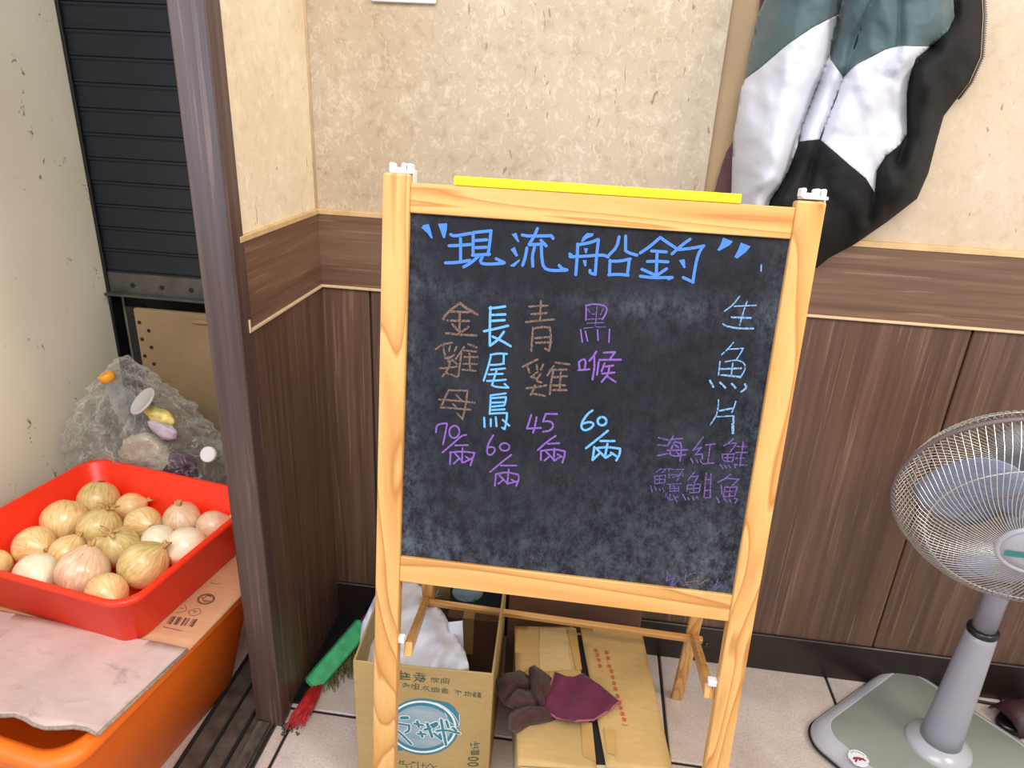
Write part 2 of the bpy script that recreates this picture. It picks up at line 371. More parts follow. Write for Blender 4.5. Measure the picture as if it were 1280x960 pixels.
# strokes drawn in a plane: crop-pixel polylines of the photo unprojected onto the surface that carries them
def P(s): return [[tuple(float(c) for c in p.split(',')) for p in seg.split()] for seg in s.split(';') if seg.strip()]
def ribbon(bm, pts, wdt, fr, k=0, mi=0):
    """pts are (a,b) in the frame, width in metres"""
    n = len(pts); off = 0.0004 + 0.000012 * k; L = []; R = []
    for i, p in enumerate(pts):
        a = pts[max(i - 1, 0)]; b = pts[min(i + 1, n - 1)]
        t = Vector((b[0] - a[0], b[1] - a[1])); t = t.normalized() if t.length > 1e-9 else Vector((1, 0)); nn = Vector((-t.y, t.x)) * wdt / 2
        L.append(bm.verts.new(fr(p[0] + nn.x, p[1] + nn.y, off))); R.append(bm.verts.new(fr(p[0] - nn.x, p[1] - nn.y, off)))
    for i in range(n - 1): bm.faces.new((L[i], L[i + 1], R[i + 1], R[i])).material_index = mi
    for q, (v0, v1) in ((pts[0], (L[0], R[0])), (pts[-1], (L[-1], R[-1]))):
        bm.faces.new([bm.verts.new(fr(q[0] + wdt * 0.49 * math.cos(i * PI / 4), q[1] + wdt * 0.49 * math.sin(i * PI / 4), off + 0.000004)) for i in range(8)]).material_index = mi
class Plane:
    def __init__(s, o, u, v):
        s.u, s.v = Vector(u).normalized(), Vector(v).normalized(); s.n = s.u.cross(s.v).normalized(); s.o = Vector(o)
        if s.n.dot(CAM - s.o) < 0: s.n = -s.n
        s.fr = Fr(s.o, s.u, s.v, s.n)
    def uv(s, x, y):
        p = at_p(x, y, s.o, s.n) - s.o; return (p.dot(s.u), p.dot(s.v))
def write(bm, pl, x0, y0, sc, strokes, wpx, mi=0, k0=0):
    """wpx: stroke width in photo pixels"""
    for k, st in enumerate(P(strokes)):
        pts = [pl.uv(x0 + x / sc, y0 + y / sc) for x, y in st]
        if len(pts) > 2:      # round the corners a little
            q = [pts[0]]
            for a, b in zip(pts, pts[1:]):
                q.append((a[0] * .75 + b[0] * .25, a[1] * .75 + b[1] * .25)); q.append((a[0] * .25 + b[0] * .75, a[1] * .25 + b[1] * .75))
            q.append(pts[-1]); pts = q
        m1 = pl.uv(x0 + st[0][0] / sc, y0 + st[0][1] / sc); m2 = pl.uv(x0 + st[0][0] / sc + 1, y0 + st[0][1] / sc)
        ribbon(bm, pts, wpx * math.dist(m1, m2), pl.fr, (k + k0) % 40, mi)
def wedges(bm, pl, x0, y0, sc, polys, off=0.0005, mi=0):
    for st in P(polys):
        bm.faces.new([bm.verts.new(pl.fr(*pl.uv(x0 + x / sc, y0 + y / sc), off)) for x, y in st]).material_index = mi
def oval(cx, cy, rx, ry, n=18, rot=0.0):
    return ' '.join('%.1f,%.1f' % (cx + rx * math.cos(2 * PI * i / n) * math.cos(rot) - ry * math.sin(2 * PI * i / n) * math.sin(rot), cy + rx * math.cos(2 * PI * i / n) * math.sin(rot) + ry * math.sin(2 * PI * i / n) * math.cos(rot)) for i in range(n + 1)) + ';'

# ================================================================== SETTING
YW = 1.371; XS = -0.564
# floor: dark grout bed and loose tiles of 40 cm
bm = B(W0, -1.9, 2.3, -1.0, 1.75, -0.03, -0.004)
fl = struct('floor', bm, M_GROUT)
tb = B(W0, -0.1965, 0.1965, -0.1965, 0.1965, -0.012, 0.0, 0.0022)
tme = None
for i in range(-4, 5):
    for j in range(-4, 2):
        cx, cy = 0.057 + 0.4 * i, 0.862 + 0.4 * j
        if cy > 1.6: continue
        if tme is None: t = obj('floor_tile', tb, M_TILE, fl); tme = t.data; t.location = (cx, cy, 0); continue
        t = bpy.data.objects.new('floor_tile', tme); COL.objects.link(t); t.parent = fl; t.location = (cx, cy, 0)

# back wall with wallpaper, wainscot, rails
wb = struct('wall_back', B(W0, -0.70, 2.3, YW + 0.012, YW + 0.10, 0, 2.6), M_WPR)
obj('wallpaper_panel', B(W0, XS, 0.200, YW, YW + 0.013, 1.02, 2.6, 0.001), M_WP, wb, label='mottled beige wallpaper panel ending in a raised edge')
obj('wallpaper_panel', B(W0, 0.285, 2.3, YW + 0.006, YW + 0.013, 1.03, 2.6, 0.001), M_WPR, wb, label='smoother beige wallpaper panel right of the coats')
obj('recessed_strip', B(W0, 0.200, 0.285, YW + 0.009, YW + 0.013, 1.02, 2.6), M_STRIPW, wb, label='darker beige recessed strip')
for a, b in ((XS, -0.458), (-0.454, 0.142), (0.146, 0.742), (0.746, 1.342), (1.346, 2.3)):
    obj('wainscot_panel', B(W0, a, b, YW - 0.004, YW + 0.012, 0.095, 0.90, 0.0025), M_VV, wb)
obj('wainscot_band', B(W0, XS, 0.205, YW - 0.008, YW + 0.012, 0.874, 1.022, 0.001), M_VH, wb)
obj('wainscot_band', B(W0, 0.205, 2.3, YW - 0.008, YW + 0.012, 0.893, 1.030, 0.001), M_VH, wb)
bm = B(W0, XS, 0.205, YW - 0.010, YW + 0.012, 1.020, 1.030, 0.001); obj('cap_rail', bm, M_CAPT, wb)
bm = B(W0, 0.205, 2.3, YW - 0.010, YW + 0.012, 1.030, 1.041, 0.001); obj('cap_rail', bm, M_CAPT, wb)
obj('trim_bead', B(W0, XS, 0.205, YW - 0.012, YW + 0.012, 0.869, 0.8745, 0.001), M_TRIM, wb)
obj('trim_bead', B(W0, 0.205, 2.3, YW - 0.012, YW + 0.012, 0.888, 0.8935, 0.001), M_TRIM, wb)
struct('baseboard_back', B(W0, XS, 2.3, YW - 0.012, YW + 0.012, 0, 0.104, 0.002), M_BASE)

# short return wall on the left of the recess, clad the same way
wsd = struct('wall_side', B(W0, -0.613, XS - 0.004, 1.048, YW + 0.05, 0, 2.6), M_WPLIT)
obj('wallpaper_panel', B(W0, XS - 0.004, XS, 1.048, YW, 1.02, 2.6), M_WPLIT, wsd)
obj('wainscot_panel', B(W0, XS - 0.004, XS + 0.003, 1.048, YW - 0.004, 0.0, 0.88, 0.001), M_VV, wsd)
obj('wainscot_band', B(W0, XS - 0.004, XS + 0.006, 1.040, YW - 0.008, 0.874, 1.020, 0.001), M_VH, wsd)
obj('cap_rail', B(W0, XS - 0.004, XS + 0.009, 1.038, YW - 0.01, 1.020, 1.030, 0.001), M_CAPT, wsd)
bm = B(W0, XS - 0.004, XS + 0.010, 1.040, YW - 0.012, 0.869, 0.8745, 0.001); box(bm, W0, XS, XS + 0.010, 1.038, 1.043, 0.869, 0.892, 0.001)
obj('trim_bead', bm, M_TRIM, wsd)
bm = bmesh.new()
tube(bm, [(XS + 0.001, YW - 0.001, 1.03), (XS + 0.001, YW - 0.001, 2.6)], 0.0035, 6); obj('corner_seam', bm, M_TRIM, wsd)
# post that ends it
struct('trim_1', B(W0, -0.615, -0.556, 1.010, 1.052, 0.0, 2.6, 0.004, 2), M_POST)

# white jamb wall on the far left
struct('wall_left', B(W0, -1.45, -1.245, 0.2, 1.75, 0, 2.6, 0.004), M_WHITE)

# roller shutter behind, with slats, bottom bar, guide rail
YSH = 1.62
sh = struct('door_1', B(W0, -1.245, -0.55, YSH + 0.05, YSH + 0.07, 0.0, 2.6), M_DARKR)
sh['label'] = 'navy roller shutter door, half rolled down'
def slat_bm():
    prof = [(0.0, 0.0), (0.003, -0.002), (0.005, -0.002), (0.007, 0.001), (0.009, 0.001), (0.011, -0.002), (0.014, -0.002), (0.017, 0.0), (0.0555, 0.001)]
    b = bmesh.new(); A = []
    for x in (-1.24, -0.555): A.append([b.verts.new((x, YSH + y, z)) for z, y in prof])
    for i in range(len(prof) - 1): b.faces.new((A[0][i], A[1][i], A[1][i + 1], A[0][i + 1]))
    return b
sm = None
for k in range(32):
    z = 0.79 + 0.0557 * k
    if sm is None:
        o = obj('slat', slat_bm(), M_SHUT, sh); solid(o, 0.003); sm = o
    else:
        o = sm.copy(); COL.objects.link(o); o.parent = sh
    o.location = (0, 0, z)
bm = B(W0, -1.24, -0.555, YSH - 0.008, YSH + 0.012, 0.735, 0.792, 0.002); box(bm, W0, -1.24, -0.555, YSH - 0.030, YSH - 0.006, 0.735, 0.741, 0.001)
bb = obj('bottom_bar', bm, M_GALV, sh)
bm = bmesh.new()
for x in (-1.17, -1.09, -1.01, -0.93, -0.85, -0.77): tube(bm, [(x, YSH - 0.0085, 0.762), (x, YSH - 0.0095, 0.762)], 0.0065, 10)
obj('bolt_hole', bm, M_DARKR, bb)
bm = B(W0, -1.2445, -1.236, YSH - 0.014, YSH + 0.03, 0.0, 2.6, 0.002)
gr_ = obj('guide_rail', bm, M_BLACK, sh)
# perforated post and beige board in the opening below
rk = thing('slotted_rack_post', 'black slotted metal post under the shutter, beside the beige board', 'post', (-1.15, 1.575, 0))
obj('post_body', B(W0, -1.165, -1.125, 1.56, 1.59, 0, 0.72, 0.001), M_BLACK, rk)
bm = bmesh.new()
for k in range(20): box(bm, W0, -1.158, -1.134, 1.558, 1.5602, 0.05 + 0.033 * k, 0.066 + 0.033 * k)
obj('slot_row', bm, M_DARKR, rk)
bd = thing('leaning_board', 'beige perforated-edge board standing in the dark gap under the shutter', 'board', (-0.9, 1.55, 0))
obj('board_sheet', B(W0, -1.125, -0.62, 1.535, 1.550, 0.0, 0.725, 0.002), M_CGREY, bd)
bm = bmesh.new()
for k in range(12):
    for dx, dz in ((0.012, 0), (0.034, 0.02)):
        tube(bm, [(-1.125 + dx, 1.5353, 0.69 - 0.045 * k - dz), (-1.125 + dx, 1.5343, 0.69 - 0.045 * k - dz)], 0.0052, 8)
obj('punched_hole', bm, M_DARKR, bd)
bm = B(W0, -0.97, -0.74, 1.528, 1.536, 0.700, 0.712, 0.003); obj('handle_lip', bm, M_CGREY, bd)

# sliding door track on the floor
tk = struct('trim_2', B(W0, -0.722, -0.570, -0.6, 1.58, -0.003, 0.004), M_TRACKD, label='grimy sliding door track set in the floor')
for a, b, h, mt in ((-0.722, -0.714, 0.010, M_DARKR), (-0.672, -0.667, 0.012, M_DARKR), (-0.630, -0.624, 0.012, M_DARKR), (-0.608, -0.582, 0.014, M_TRACK), (-0.576, -0.571, 0.010, M_DARKR)):
    obj('track_rail', B(W0, a, b, -0.6, 1.58 if b < -0.62 else 1.008, 0.003, h, 0.002), mt, tk)

# wall switch, of which only the lower edge is in the frame
sw = thing('wall_switch', 'grey-white wall switch plate high on the mottled wallpaper', 'switch', tuple(at_y(505, 3, YW)))
pz = at_y(505, 4, YW).z; x0 = at_y(466, 3, YW).x; x1 = at_y(546, 3, YW).x
obj('plate', B(W0, x0, x1, YW - 0.010, YW, pz, pz + 0.075, 0.003, 2), M_WPLAST, sw)
obj('rocker', B(W0, x0 + 0.03, x1 - 0.03, YW - 0.014, YW - 0.009, pz + 0.018, pz + 0.058, 0.002), M_WPLAST, sw)

# ================================================================== CHALKBOARD
D = 0.878
TH = math.radians(8.0)
V = Vector((0, math.sin(TH), math.cos(TH)))           # up the board
U = Vector((1, 0.002, 0)).normalized()
bp = Plane(at_y(478, 215, D), U, V)
NB = bp.n                                             # towards the viewer
FB = Fr(bp.o, U, V, NB)
def q_(x, y): return bp.uv(x, y)
ul0, ul1 = q_(478, 215)[0], q_(512.5, 228)[0]; ur0, ur1 = q_(996, 258)[0], q_(1035.5, 246)[0]
vt = 0.0; v_rt = q_(512, 228)[1]; v_rb = q_(512, 266)[1]; v_bt = q_(499, 697)[1]; v_bb = q_(497, 728)[1]
vfoot = -(bp.o.z) / V.z
mid = (ul0 + ur1) / 2; base_o = FB(mid, vfoot, 0)
a_ = thing('chalkboard_stand', 'pine A-frame chalkboard menu stand in the middle, written in coloured chalk', 'chalkboard', (base_o.x, base_o.y + 0.2, 0))
LT = 0.022
obj('front_leg', B(FB, ul0, ul1, vfoot, vt, -LT, 0, 0.003, 2), M_PZ, a_)
obj('front_leg', B(FB, ur0, ur1, vfoot, vt - 0.002, -LT, 0, 0.003, 2), M_PZ, a_)
obj('top_rail', B(FB, ul1, ur0, v_rb, v_rt, -LT + 0.004, -0.0025, 0.001), M_PX, a_)
obj('bottom_rail', B(FB, ul1, ur0, v_bb, v_bt, -LT + 0.004, -0.0025, 0.001), M_PX, a_)
# writing surface with uv
bm = bmesh.new(); uvl = bm.loops.layers.uv.new('UVMap')
def slab(bm, fr, x0, x1, y0, y1, z0, z1):
    vs = [bm.verts.new(fr(x, y, z)) for x in (x0, x1) for y in (y0, y1) for z in (z0, z1)]
    for q in ((0, 1, 3, 2), (4, 6, 7, 5), (0, 4, 5, 1), (2, 3, 7, 6), (0, 2, 6, 4), (1, 5, 7, 3)):
        f = bm.faces.new([vs[i] for i in q])
        for l, i in zip(f.loops, q): l[uvl].uv = (0 if i < 4 else 1, 0 if i % 4 < 2 else 1)
slab(bm, FB, ul1 - 0.004, ur0 + 0.004, v_bt - 0.004, v_rb + 0.004, -0.016, -0.008)
obj('writing_surface', bm, M_SLATE, a_)
# hinges
for uu in ((ul0 + ul1) / 2, (ur0 + ur1) / 2):
    bm = B(FB, uu - 0.010, uu + 0.019, vt + 0.0, vt + 0.004, -0.030, -0.003, 0.001)
    for du in (-0.008, 0.008, 0.0155): box(bm, FB, uu + du - 0.004, uu + du + 0.002, vt + 0.002, vt + 0.013, -0.026, -0.008, 0.0015)
    box(bm, FB, uu - 0.008, uu + 0.016, vt + 0.004, vt + 0.008, -0.024, -0.016, 0.001)
    box(bm, FB, uu + 0.0165, uu + 0.0195, vt - 0.014, vt + 0.006, -0.030, -0.014, 0.001)
    obj('hinge', bm, M_WPLAST, a_)
# rear frame
hy = FB(0, -0.012, -0.034); foot = at_z(846, 872, 0.0)
RV = Vector((0, foot.y - hy.y, 0 - hy.z)).normalized()
RN = Vector((0, RV.z, -RV.y)); RN = RN if RN.y < 0 else -RN
rp = Plane(Vector((0, hy.y, hy.z)), (1, 0, 0), -RV)
xr = foot.x; xl = 2 * FB(mid, 0).x - xr
tl = (Vector((0, 0, 0)) - Vector((0, 0, hy.z))).length / -RV.z
xtl, xtr = FB((ul0 + ul1) / 2 + 0.010, 0).x, FB((ur0 + ur1) / 2 - 0.010, 0).x
for xx_, xt_ in ((xl, xtl), (xr, xtr)):
    a0 = Vector((xt_, hy.y, hy.z)); bm = bmesh.new(); a1 = Vector((xx_, hy.y, hy.z)) + RV * (tl - 0.002); bar(bm, a0, a1, 0.025, 0.014, RN, 0.002)
    obj('rear_leg', bm, M_PZ, a_)
bm = bmesh.new(); bar(bm, Vector((xtl, hy.y, hy.z - 0.010)) , Vector((xtr, hy.y, hy.z - 0.010)), 0.02, 0.014, RN, 0.001); obj('rear_top_rail', bm, M_PX, a_)
# folding brace: crossbar and two arms clipped to the front legs
c0 = at_p(532, 752, rp.o + RN * 0.014, RN); c1 = at_p(868, 799, rp.o + RN * 0.014, RN)
bm = bmesh.new(); bar(bm, c0 - Vector((0.012, 0, 0)), c1 + Vector((0.016, 0, 0)), 0.014, 0.012, RN, 0.002)
cb_ = obj('crossbar', bm, M_PX, a_)
l0 = at_p(510, 812, FB(0, 0, -0.014), NB); l1 = at_p(886, 864, FB(0, 0, -0.014), NB)
for p0, p1, sx in ((l0, c0, 1), (l1, c1, -1)):
    e = (p1 - p0).normalized(); bm = bmesh.new(); bar(bm, p0, p1 + e * 0.03, 0.012, 0.022, (0, 0.3, 1), 0.0015)
    obj('brace_arm', bm, M_PZ, a_)
    cc = at_p(501, 798, FB(0, 0, -0.012), NB) if sx > 0 else at_p(891, 852, FB(0, 0, -0.012), NB)
    bm = B(W0, cc.x - 0.007, cc.x + 0.006, cc.y - 0.006, cc.y + 0.006, cc.z - 0.005, cc.z + 0.005, 0.0015)
    obj('brace_clip', bm, M_WPLAST, a_, label='white plastic brace clip')
bm = bmesh.new(); tube(bm, [c1 + Vector((0.018, -0.01, 0)), c1 + Vector((0.026, -0.012, 0.002))], 0.005, 10); obj('pivot_screw', bm, M_BLACK, a_)

# chalk writing, on the slate
cp = Plane(FB(0, 0, -0.008), U, V)
def chalkgroup(name_label, mat, items):
    """every written character (strokes that touch or nearly touch) becomes a part"""
    segs = []
    for it in items:
        wd = it[0] == 'w'; x0, y0, sc = it[1:4] if wd else it[0:3]
        for st in P(it[4] if wd else it[3]):
            pts = [(x0 + x / sc, y0 + y / sc) for x, y in st]
            segs.append((wd, pts, 0 if wd else it[4]))
    par = list(range(len(segs)))
    def find(i):
        while par[i] != i: i = par[i]
        return i
    def bb(p): return min(q[0] for q in p), min(q[1] for q in p), max(q[0] for q in p), max(q[1] for q in p)
    bbs = [bb(p[1]) for p in segs]
    for i in range(len(segs)):
        for j in range(i):
            a, b = bbs[i], bbs[j]; gx = max(a[0], b[0]) - min(a[2], b[2]); gy = max(a[1], b[1]) - min(a[3], b[3])
            if max(gx, gy) < 2.6 and (min(gx, gy) < 1.5): par[find(i)] = find(j)
    cl = {}
    for i in range(len(segs)): cl.setdefault(find(i), []).append(segs[i])
    for g in cl.values():
        bm = bmesh.new()
        for wd, pts, wp in g:
            s_ = ' '.join('%.3f,%.3f' % p for p in pts)
            if wd: wedges(bm, cp, 0, 0, 1, s_)
            else: write(bm, cp, 0, 0, 1, s_, wp, k0=len(bm.verts) % 37)
        obj('chalk_character', bm, mat, a_, label=name_label)
A = (520, 270, 6.4); Bc = (700, 280, 6.4); Cc = (540, 365, 10.667); Dc = (540, 440, 10.667); Ec = (540, 520, 10.667)
Fc = (650, 365, 6.857); Gc = (650, 500, 9.143); Hc = (870, 360, 5.333); Ic = (810, 530, 9.143); Jc = (820, 700, 12.8); Qc = (720, 180, 4.0)
chalkgroup('thick blue chalk heading character', M_CB, [
    ('w', *A, '42,92 60,72 103,64 118,110 135,178 122,180 90,135;176,62 250,58 248,110 233,176 218,177 196,115;764,146 803,134 828,210 814,208;757,268 790,247 818,318 800,326;750,398 830,345 832,358 788,405 765,405'),
    (*A, '278,148 305,162 440,138;265,238 330,236 440,228;357,180 358,355;236,375 330,372 432,355;458,135 457,310;458,133 603,118;600,122 592,200 577,312;478,196 566,190;478,254 564,250;452,314 590,306;500,322 440,375 382,408;532,322 510,375 570,387 700,378;642,342 708,374;850,152 900,162 1083,158;1080,156 1098,180;972,100 945,165 905,228;905,230 1032,224;1000,195 1042,240;888,255 875,330 853,395;948,250 930,320 935,402;1003,240 1006,330 1020,415 1080,438 1205,434;1145,395 1172,425 1208,432', 3.9),
    ('w', *Bc, '168,145 182,105 215,72 272,76 262,98 215,118 185,142;192,192 225,196 212,236 200,232;180,290 214,290 210,338 196,338;950,290 998,282 1004,352 990,354'),
    (*Bc, '142,160 138,260 126,405;150,166 240,150 306,124;308,126 292,260 282,402;282,404 240,392 240,370;78,240 105,265;80,262 200,258 340,246 385,264;473,102 455,185 392,248;525,96 524,215;524,215 560,235 616,250;400,290 396,410;398,298 480,298 562,280;555,282 538,412;390,406 470,402 545,410;642,232 720,180 802,108;802,108 860,150 925,192;732,216 850,224;776,238 770,405;698,300 780,298 865,304;655,362 768,412;852,358 778,410;642,418 740,430 898,428;870,440 895,426;1040,122 980,165 895,240;950,206 1050,195 1150,176;1145,176 1105,240 1080,350 1062,468;1065,466 985,428', 3.9),
    ('w', *Qc, '735,468 784,487 770,505 714,536 705,530 722,505;824,493 873,512 850,540 806,573 791,566 810,530')])
chalkgroup('brown chalk character', M_CR, [
    (*Cc, '150,365 190,290 372,145;372,145 470,215 610,300;380,160 490,240 590,290;250,262 495,268;372,290 368,400 370,545;205,382 495,385;275,430 370,540;490,465 385,540;190,548 400,570 590,578', 2.9),
    (*Cc, '50,765 130,700 270,675;150,710 160,790 185,880;240,720 230,790;330,730 300,790;290,840 240,880 180,885;430,730 380,810 320,890;480,690 600,740;430,780 590,795', 2.4),
    (*Dc, '165,0 190,90 300,40;240,70 200,140 280,115;270,100 335,160;100,215 220,212 335,192;240,150 210,240 140,325;190,280 340,330;395,10 380,120 355,320;430,65 610,65;500,20 508,240;420,155 600,160;405,235 585,250;225,505 170,620 120,740;220,508 350,510 475,515;475,515 455,690 410,895;410,895 340,820;95,632 300,645 575,675;120,738 300,750 515,768;325,570 405,655;280,690 335,745', 2.4),
    (*Fc, '80,125 235,115;180,75 172,245;100,190 228,180;50,258 150,245 293,235;112,305 105,400 98,505;110,315 180,300 255,302;255,302 268,400 250,505;250,505 215,485;130,395 265,385;135,435 270,430;25,640 155,575;65,625 80,690;145,625 150,665;200,620 180,665;150,685 95,730;95,730 150,742;175,705 135,760 185,775;55,825 140,815 225,800;130,800 115,840 90,880;110,870 215,890;300,605 425,620;290,635 235,715;255,665 400,665;285,680 265,780 255,875;350,690 340,840;290,730 405,720;280,800 385,800;280,840 400,842', 2.7),
    (*Jc, '500,190 470,240 465,350 520,400;530,230 640,190;480,360 560,345 650,330;672,260 660,340 700,405 780,330 860,310;440,400 540,385', 1.3)])
chalkgroup('sky blue chalk character', M_CL, [
    (*Cc, '780,200 772,450 772,715;770,215 860,210 975,192;800,305 980,298;800,385 970,375;695,522 850,490 1015,450;960,530 880,640 775,715;810,595 930,650 1050,722', 3.1),
    (*Dc, '780,38 880,18 1000,25;960,30 955,155;780,172 870,170 960,155;785,60 750,200 690,380;790,235 975,218;755,298 945,290;735,385 860,380 985,368;860,255 830,350 800,440;800,440 860,468 1020,475;1020,475 970,425;785,575 780,700 770,825;800,575 985,550;800,615 985,600;988,600 985,650 965,710;800,675 960,668;800,728 960,712;800,772 970,762;770,822 880,815 1000,812;1002,812 990,960', 2.6),
    (*Ec, '1002,0 990,90 968,175;968,175 935,155;945,50 1035,130;697,20 702,145;785,40 785,135;852,15 862,135', 2.6),
    (*Gc, '830,120 780,150 710,250 700,320 740,350 810,325 850,275 800,247 715,270;' + oval(938, 242, 50, 48) + '1005,350 920,420 755,550;920,468 1080,468;850,535 830,685;830,685 910,610;870,550 1000,535 1145,555;1145,555 1140,620 1100,690;1000,500 970,655;880,560 980,660;980,660 1060,610;1040,600 1100,640', 3.0)])
chalkgroup('pale blue chalk character', M_CW, [
    (*Hc, '290,55 250,110 190,155;255,122 400,116;340,88 315,160 290,250;180,240 220,265 385,272;250,362 215,405 170,445;220,408 315,402;315,402 295,440 270,475;195,492 270,478 325,500 328,545 295,597;160,490 150,580;165,580 290,590;245,500 235,580;150,745 148,800 135,850;135,850 95,912;265,755 255,790 238,830;140,858 250,852', 1.7),
    (*Hc, '235,195 365,200;160,540 300,535;158,818 240,802;190,250 270,270 380,270;180,580 290,594', 2.4),
    (*Hc, '92,615 115,660;160,630 195,665;238,638 265,668;325,640 338,665 300,693;250,855 248,958', 2.6), (*Ic, '966,0 970,103', 3.2), (*Qc, '926,605 925,636', 1.6)])
chalkgroup('violet chalk character', M_CP, [
    (*Ec, '55,215 60,125 130,100 205,95;205,95 180,230 150,375;' + oval(300, 210, 68, 82, rot=0.15) + '460,250 400,260 300,350 140,485;310,390 480,385;250,490 240,640;240,485 400,470 570,490;570,490 545,560 515,660;408,425 402,620;310,500 420,620;420,620 540,560;360,570 290,635;450,540 510,580;'
     '820,255 760,350 730,450 745,515 800,520 850,450 820,410 740,420;' + oval(970, 412, 65, 52) + '1060,515 950,600 775,745;920,660 1130,660;855,775 840,930;850,775 1000,745 1150,780;1150,780 1165,830 1125,930;1025,710 1005,905;900,790 1010,900;1010,900 1130,870;950,850 885,905;1060,845 1120,880', 2.2),
    (*Gc, '130,170 105,250 80,325;80,325 240,318;190,195 175,290 150,375;425,160 295,158;295,158 265,245;265,245 350,240 388,290 350,350 265,362;410,410 330,460 205,570;320,500 450,492;240,580 240,685;240,580 400,560 515,585;515,585 510,640 485,715;395,555 385,690;300,590 400,690;400,690 470,640;330,650 280,690;430,620 480,650', 2.4),
    (*Fc, '505,600 512,670;505,600 550,568 565,605 555,650;500,670 595,662;655,510 630,550 595,590;635,540 640,640 622,750;675,600 660,710;720,520 815,515;815,515 775,570;680,582 865,580;725,610 700,680;720,640 800,630;705,700 810,690;765,640 758,700 700,770;750,725 820,770', 2.6),
    (*Fc, '568,115 565,240;565,115 650,100 750,125 735,190 705,235;520,325 535,430;560,335 580,420;665,325 670,415;768,320 762,430', 1.9)])
chalkgroup('thin violet chalk character', M_CPT, [
    (*Fc, '565,235 700,228;580,150 610,185 640,190;660,125 645,305;715,140 690,195;575,268 720,262;545,312 640,300 735,300', 1.2),
    (*Ic, '120,155 235,185;115,240 225,245;110,360 225,340;290,130 260,190 225,240;255,175 390,165;310,200 270,270 250,340;250,340 290,372 430,350;320,205 390,220 365,420;220,300 450,295;310,240 350,270;330,320 350,345', 2.1),
    (*Ic, '630,150 570,230 515,300;515,300 610,265;610,265 540,350;540,350 620,340;620,340 620,400;490,395 515,440;550,400 570,440;590,400 610,440;655,240 765,228;710,240 685,450;625,455 755,445', 1.8),
    (*Ic, '975,170 930,210 865,250;900,225 1015,215;1015,215 940,320;850,340 850,420 960,430;850,345 985,340;985,340 965,425;870,385 970,380;910,345 905,425;825,465 855,510;880,475 895,500;920,475 940,500;985,470 1000,500;1090,200 1070,340;1020,255 1135,260;1000,325 1135,325;1065,340 1050,480;1000,390 1100,390;990,465 1130,470', 1.7),
    (*Ic, '150,505 90,555;120,520 205,515;205,515 160,560;75,600 80,680;80,680 180,670;80,595 200,585;200,585 190,665;90,635 190,630;135,590 130,675;30,705 50,775;80,715 95,770;130,740 140,760;170,735 180,775;220,510 300,520;240,520 240,620;320,520 410,515;410,515 340,600;250,580 420,580;280,610 360,590;360,590 330,650;400,560 400,600;220,690 380,680;250,700 250,770;250,770 350,765;250,710 350,705;350,705 345,765;250,735 350,735;300,700 300,770;215,785 200,830;220,830 240,880;250,800 250,870;250,870 290,860;290,810 330,890;310,840 350,830', 1.15),
    (*Ic, '535,545 455,640;500,600 575,595;575,595 530,670;450,700 445,770;450,700 600,685;600,685 585,780;585,780 480,785;460,740 590,730;525,690 520,785;395,800 430,865;455,840 475,870;510,835 525,870;555,830 575,865;665,565 640,845;640,845 710,840;720,570 710,840;650,635 730,635;650,760 720,755', 1.6),
    (*Ic, '945,575 870,630 800,665;890,620 1040,630;1040,630 960,700;835,700 845,800;880,720 860,830;860,830 990,820;990,820 1020,720;1020,720 880,720;870,770 1005,770;940,720 930,825;780,830 815,900;870,850 900,890;930,860 945,890;990,850 1030,860 990,905', 1.7),
    (*Jc, '175,185 190,250 165,330;165,330 290,285;290,285 230,430;360,325 250,420;995,305 940,440;940,440 970,455 1055,390', 1.2)])

# yellow strip on the top rail
e0 = q_(567, 228); e1 = q_(927, 249)
bm = B(FB, e0[0], e1[0], v_rt + 0.0003, v_rt + 0.0115, -0.020, -0.001, 0.001)
ys = thing('yellow_strip', 'long bright yellow foam strip lying on top of the chalkboard', 'strip', tuple(FB((e0[0] + e1[0]) / 2, v_rt + 0.0003, -0.01)))
obj('foam_body', bm, M_YEL, ys)

# ================================================================== TRAY, BIN, CARDBOARD
ZC = 0.300
bang = math.radians(8.5)
fb = rotz((0, 0, 0), -bang)
bright = Vector((-0.672, 0.96, 0)); ctr = bright - fb.x * 0.262 + fb.y * 0.0; ctr.y = ctr.y + 0.0
fbin = rotz((ctr.x, 0.955, 0), -bang)
hx, hy_ = 0.262, 0.275
bn = thing('orange_bin', 'big orange plastic bin under the cardboard at lower left', 'bin', (ctr.x, 0.955, 0))
def R_(ins, z, r=0.05): return rrect(fbin, hx - ins, hy_ - ins, r, z)
bm = loft(bmesh.new(), [R_(0.085, 0.0), R_(0.07, 0.004), R_(0.022, 0.262), R_(0.020, 0.270)], True, False)
loft(bm, [R_(0.026, 0.270), R_(0.03, 0.262), R_(0.078, 0.012)], False, True)
obj('bin_body', bm, M_ORANGE, bn)
bm = loft(bmesh.new(), [R_(0.020, 0.262), R_(0.004, 0.262), R_(0.0, 0.270), R_(0.0, 0.280), R_(0.006, 0.289), R_(0.016, 0.291), R_(0.026, 0.286), R_(0.028, 0.262)], False, False)
obj('rolled_rim', bm, M_ORANGE, bn)

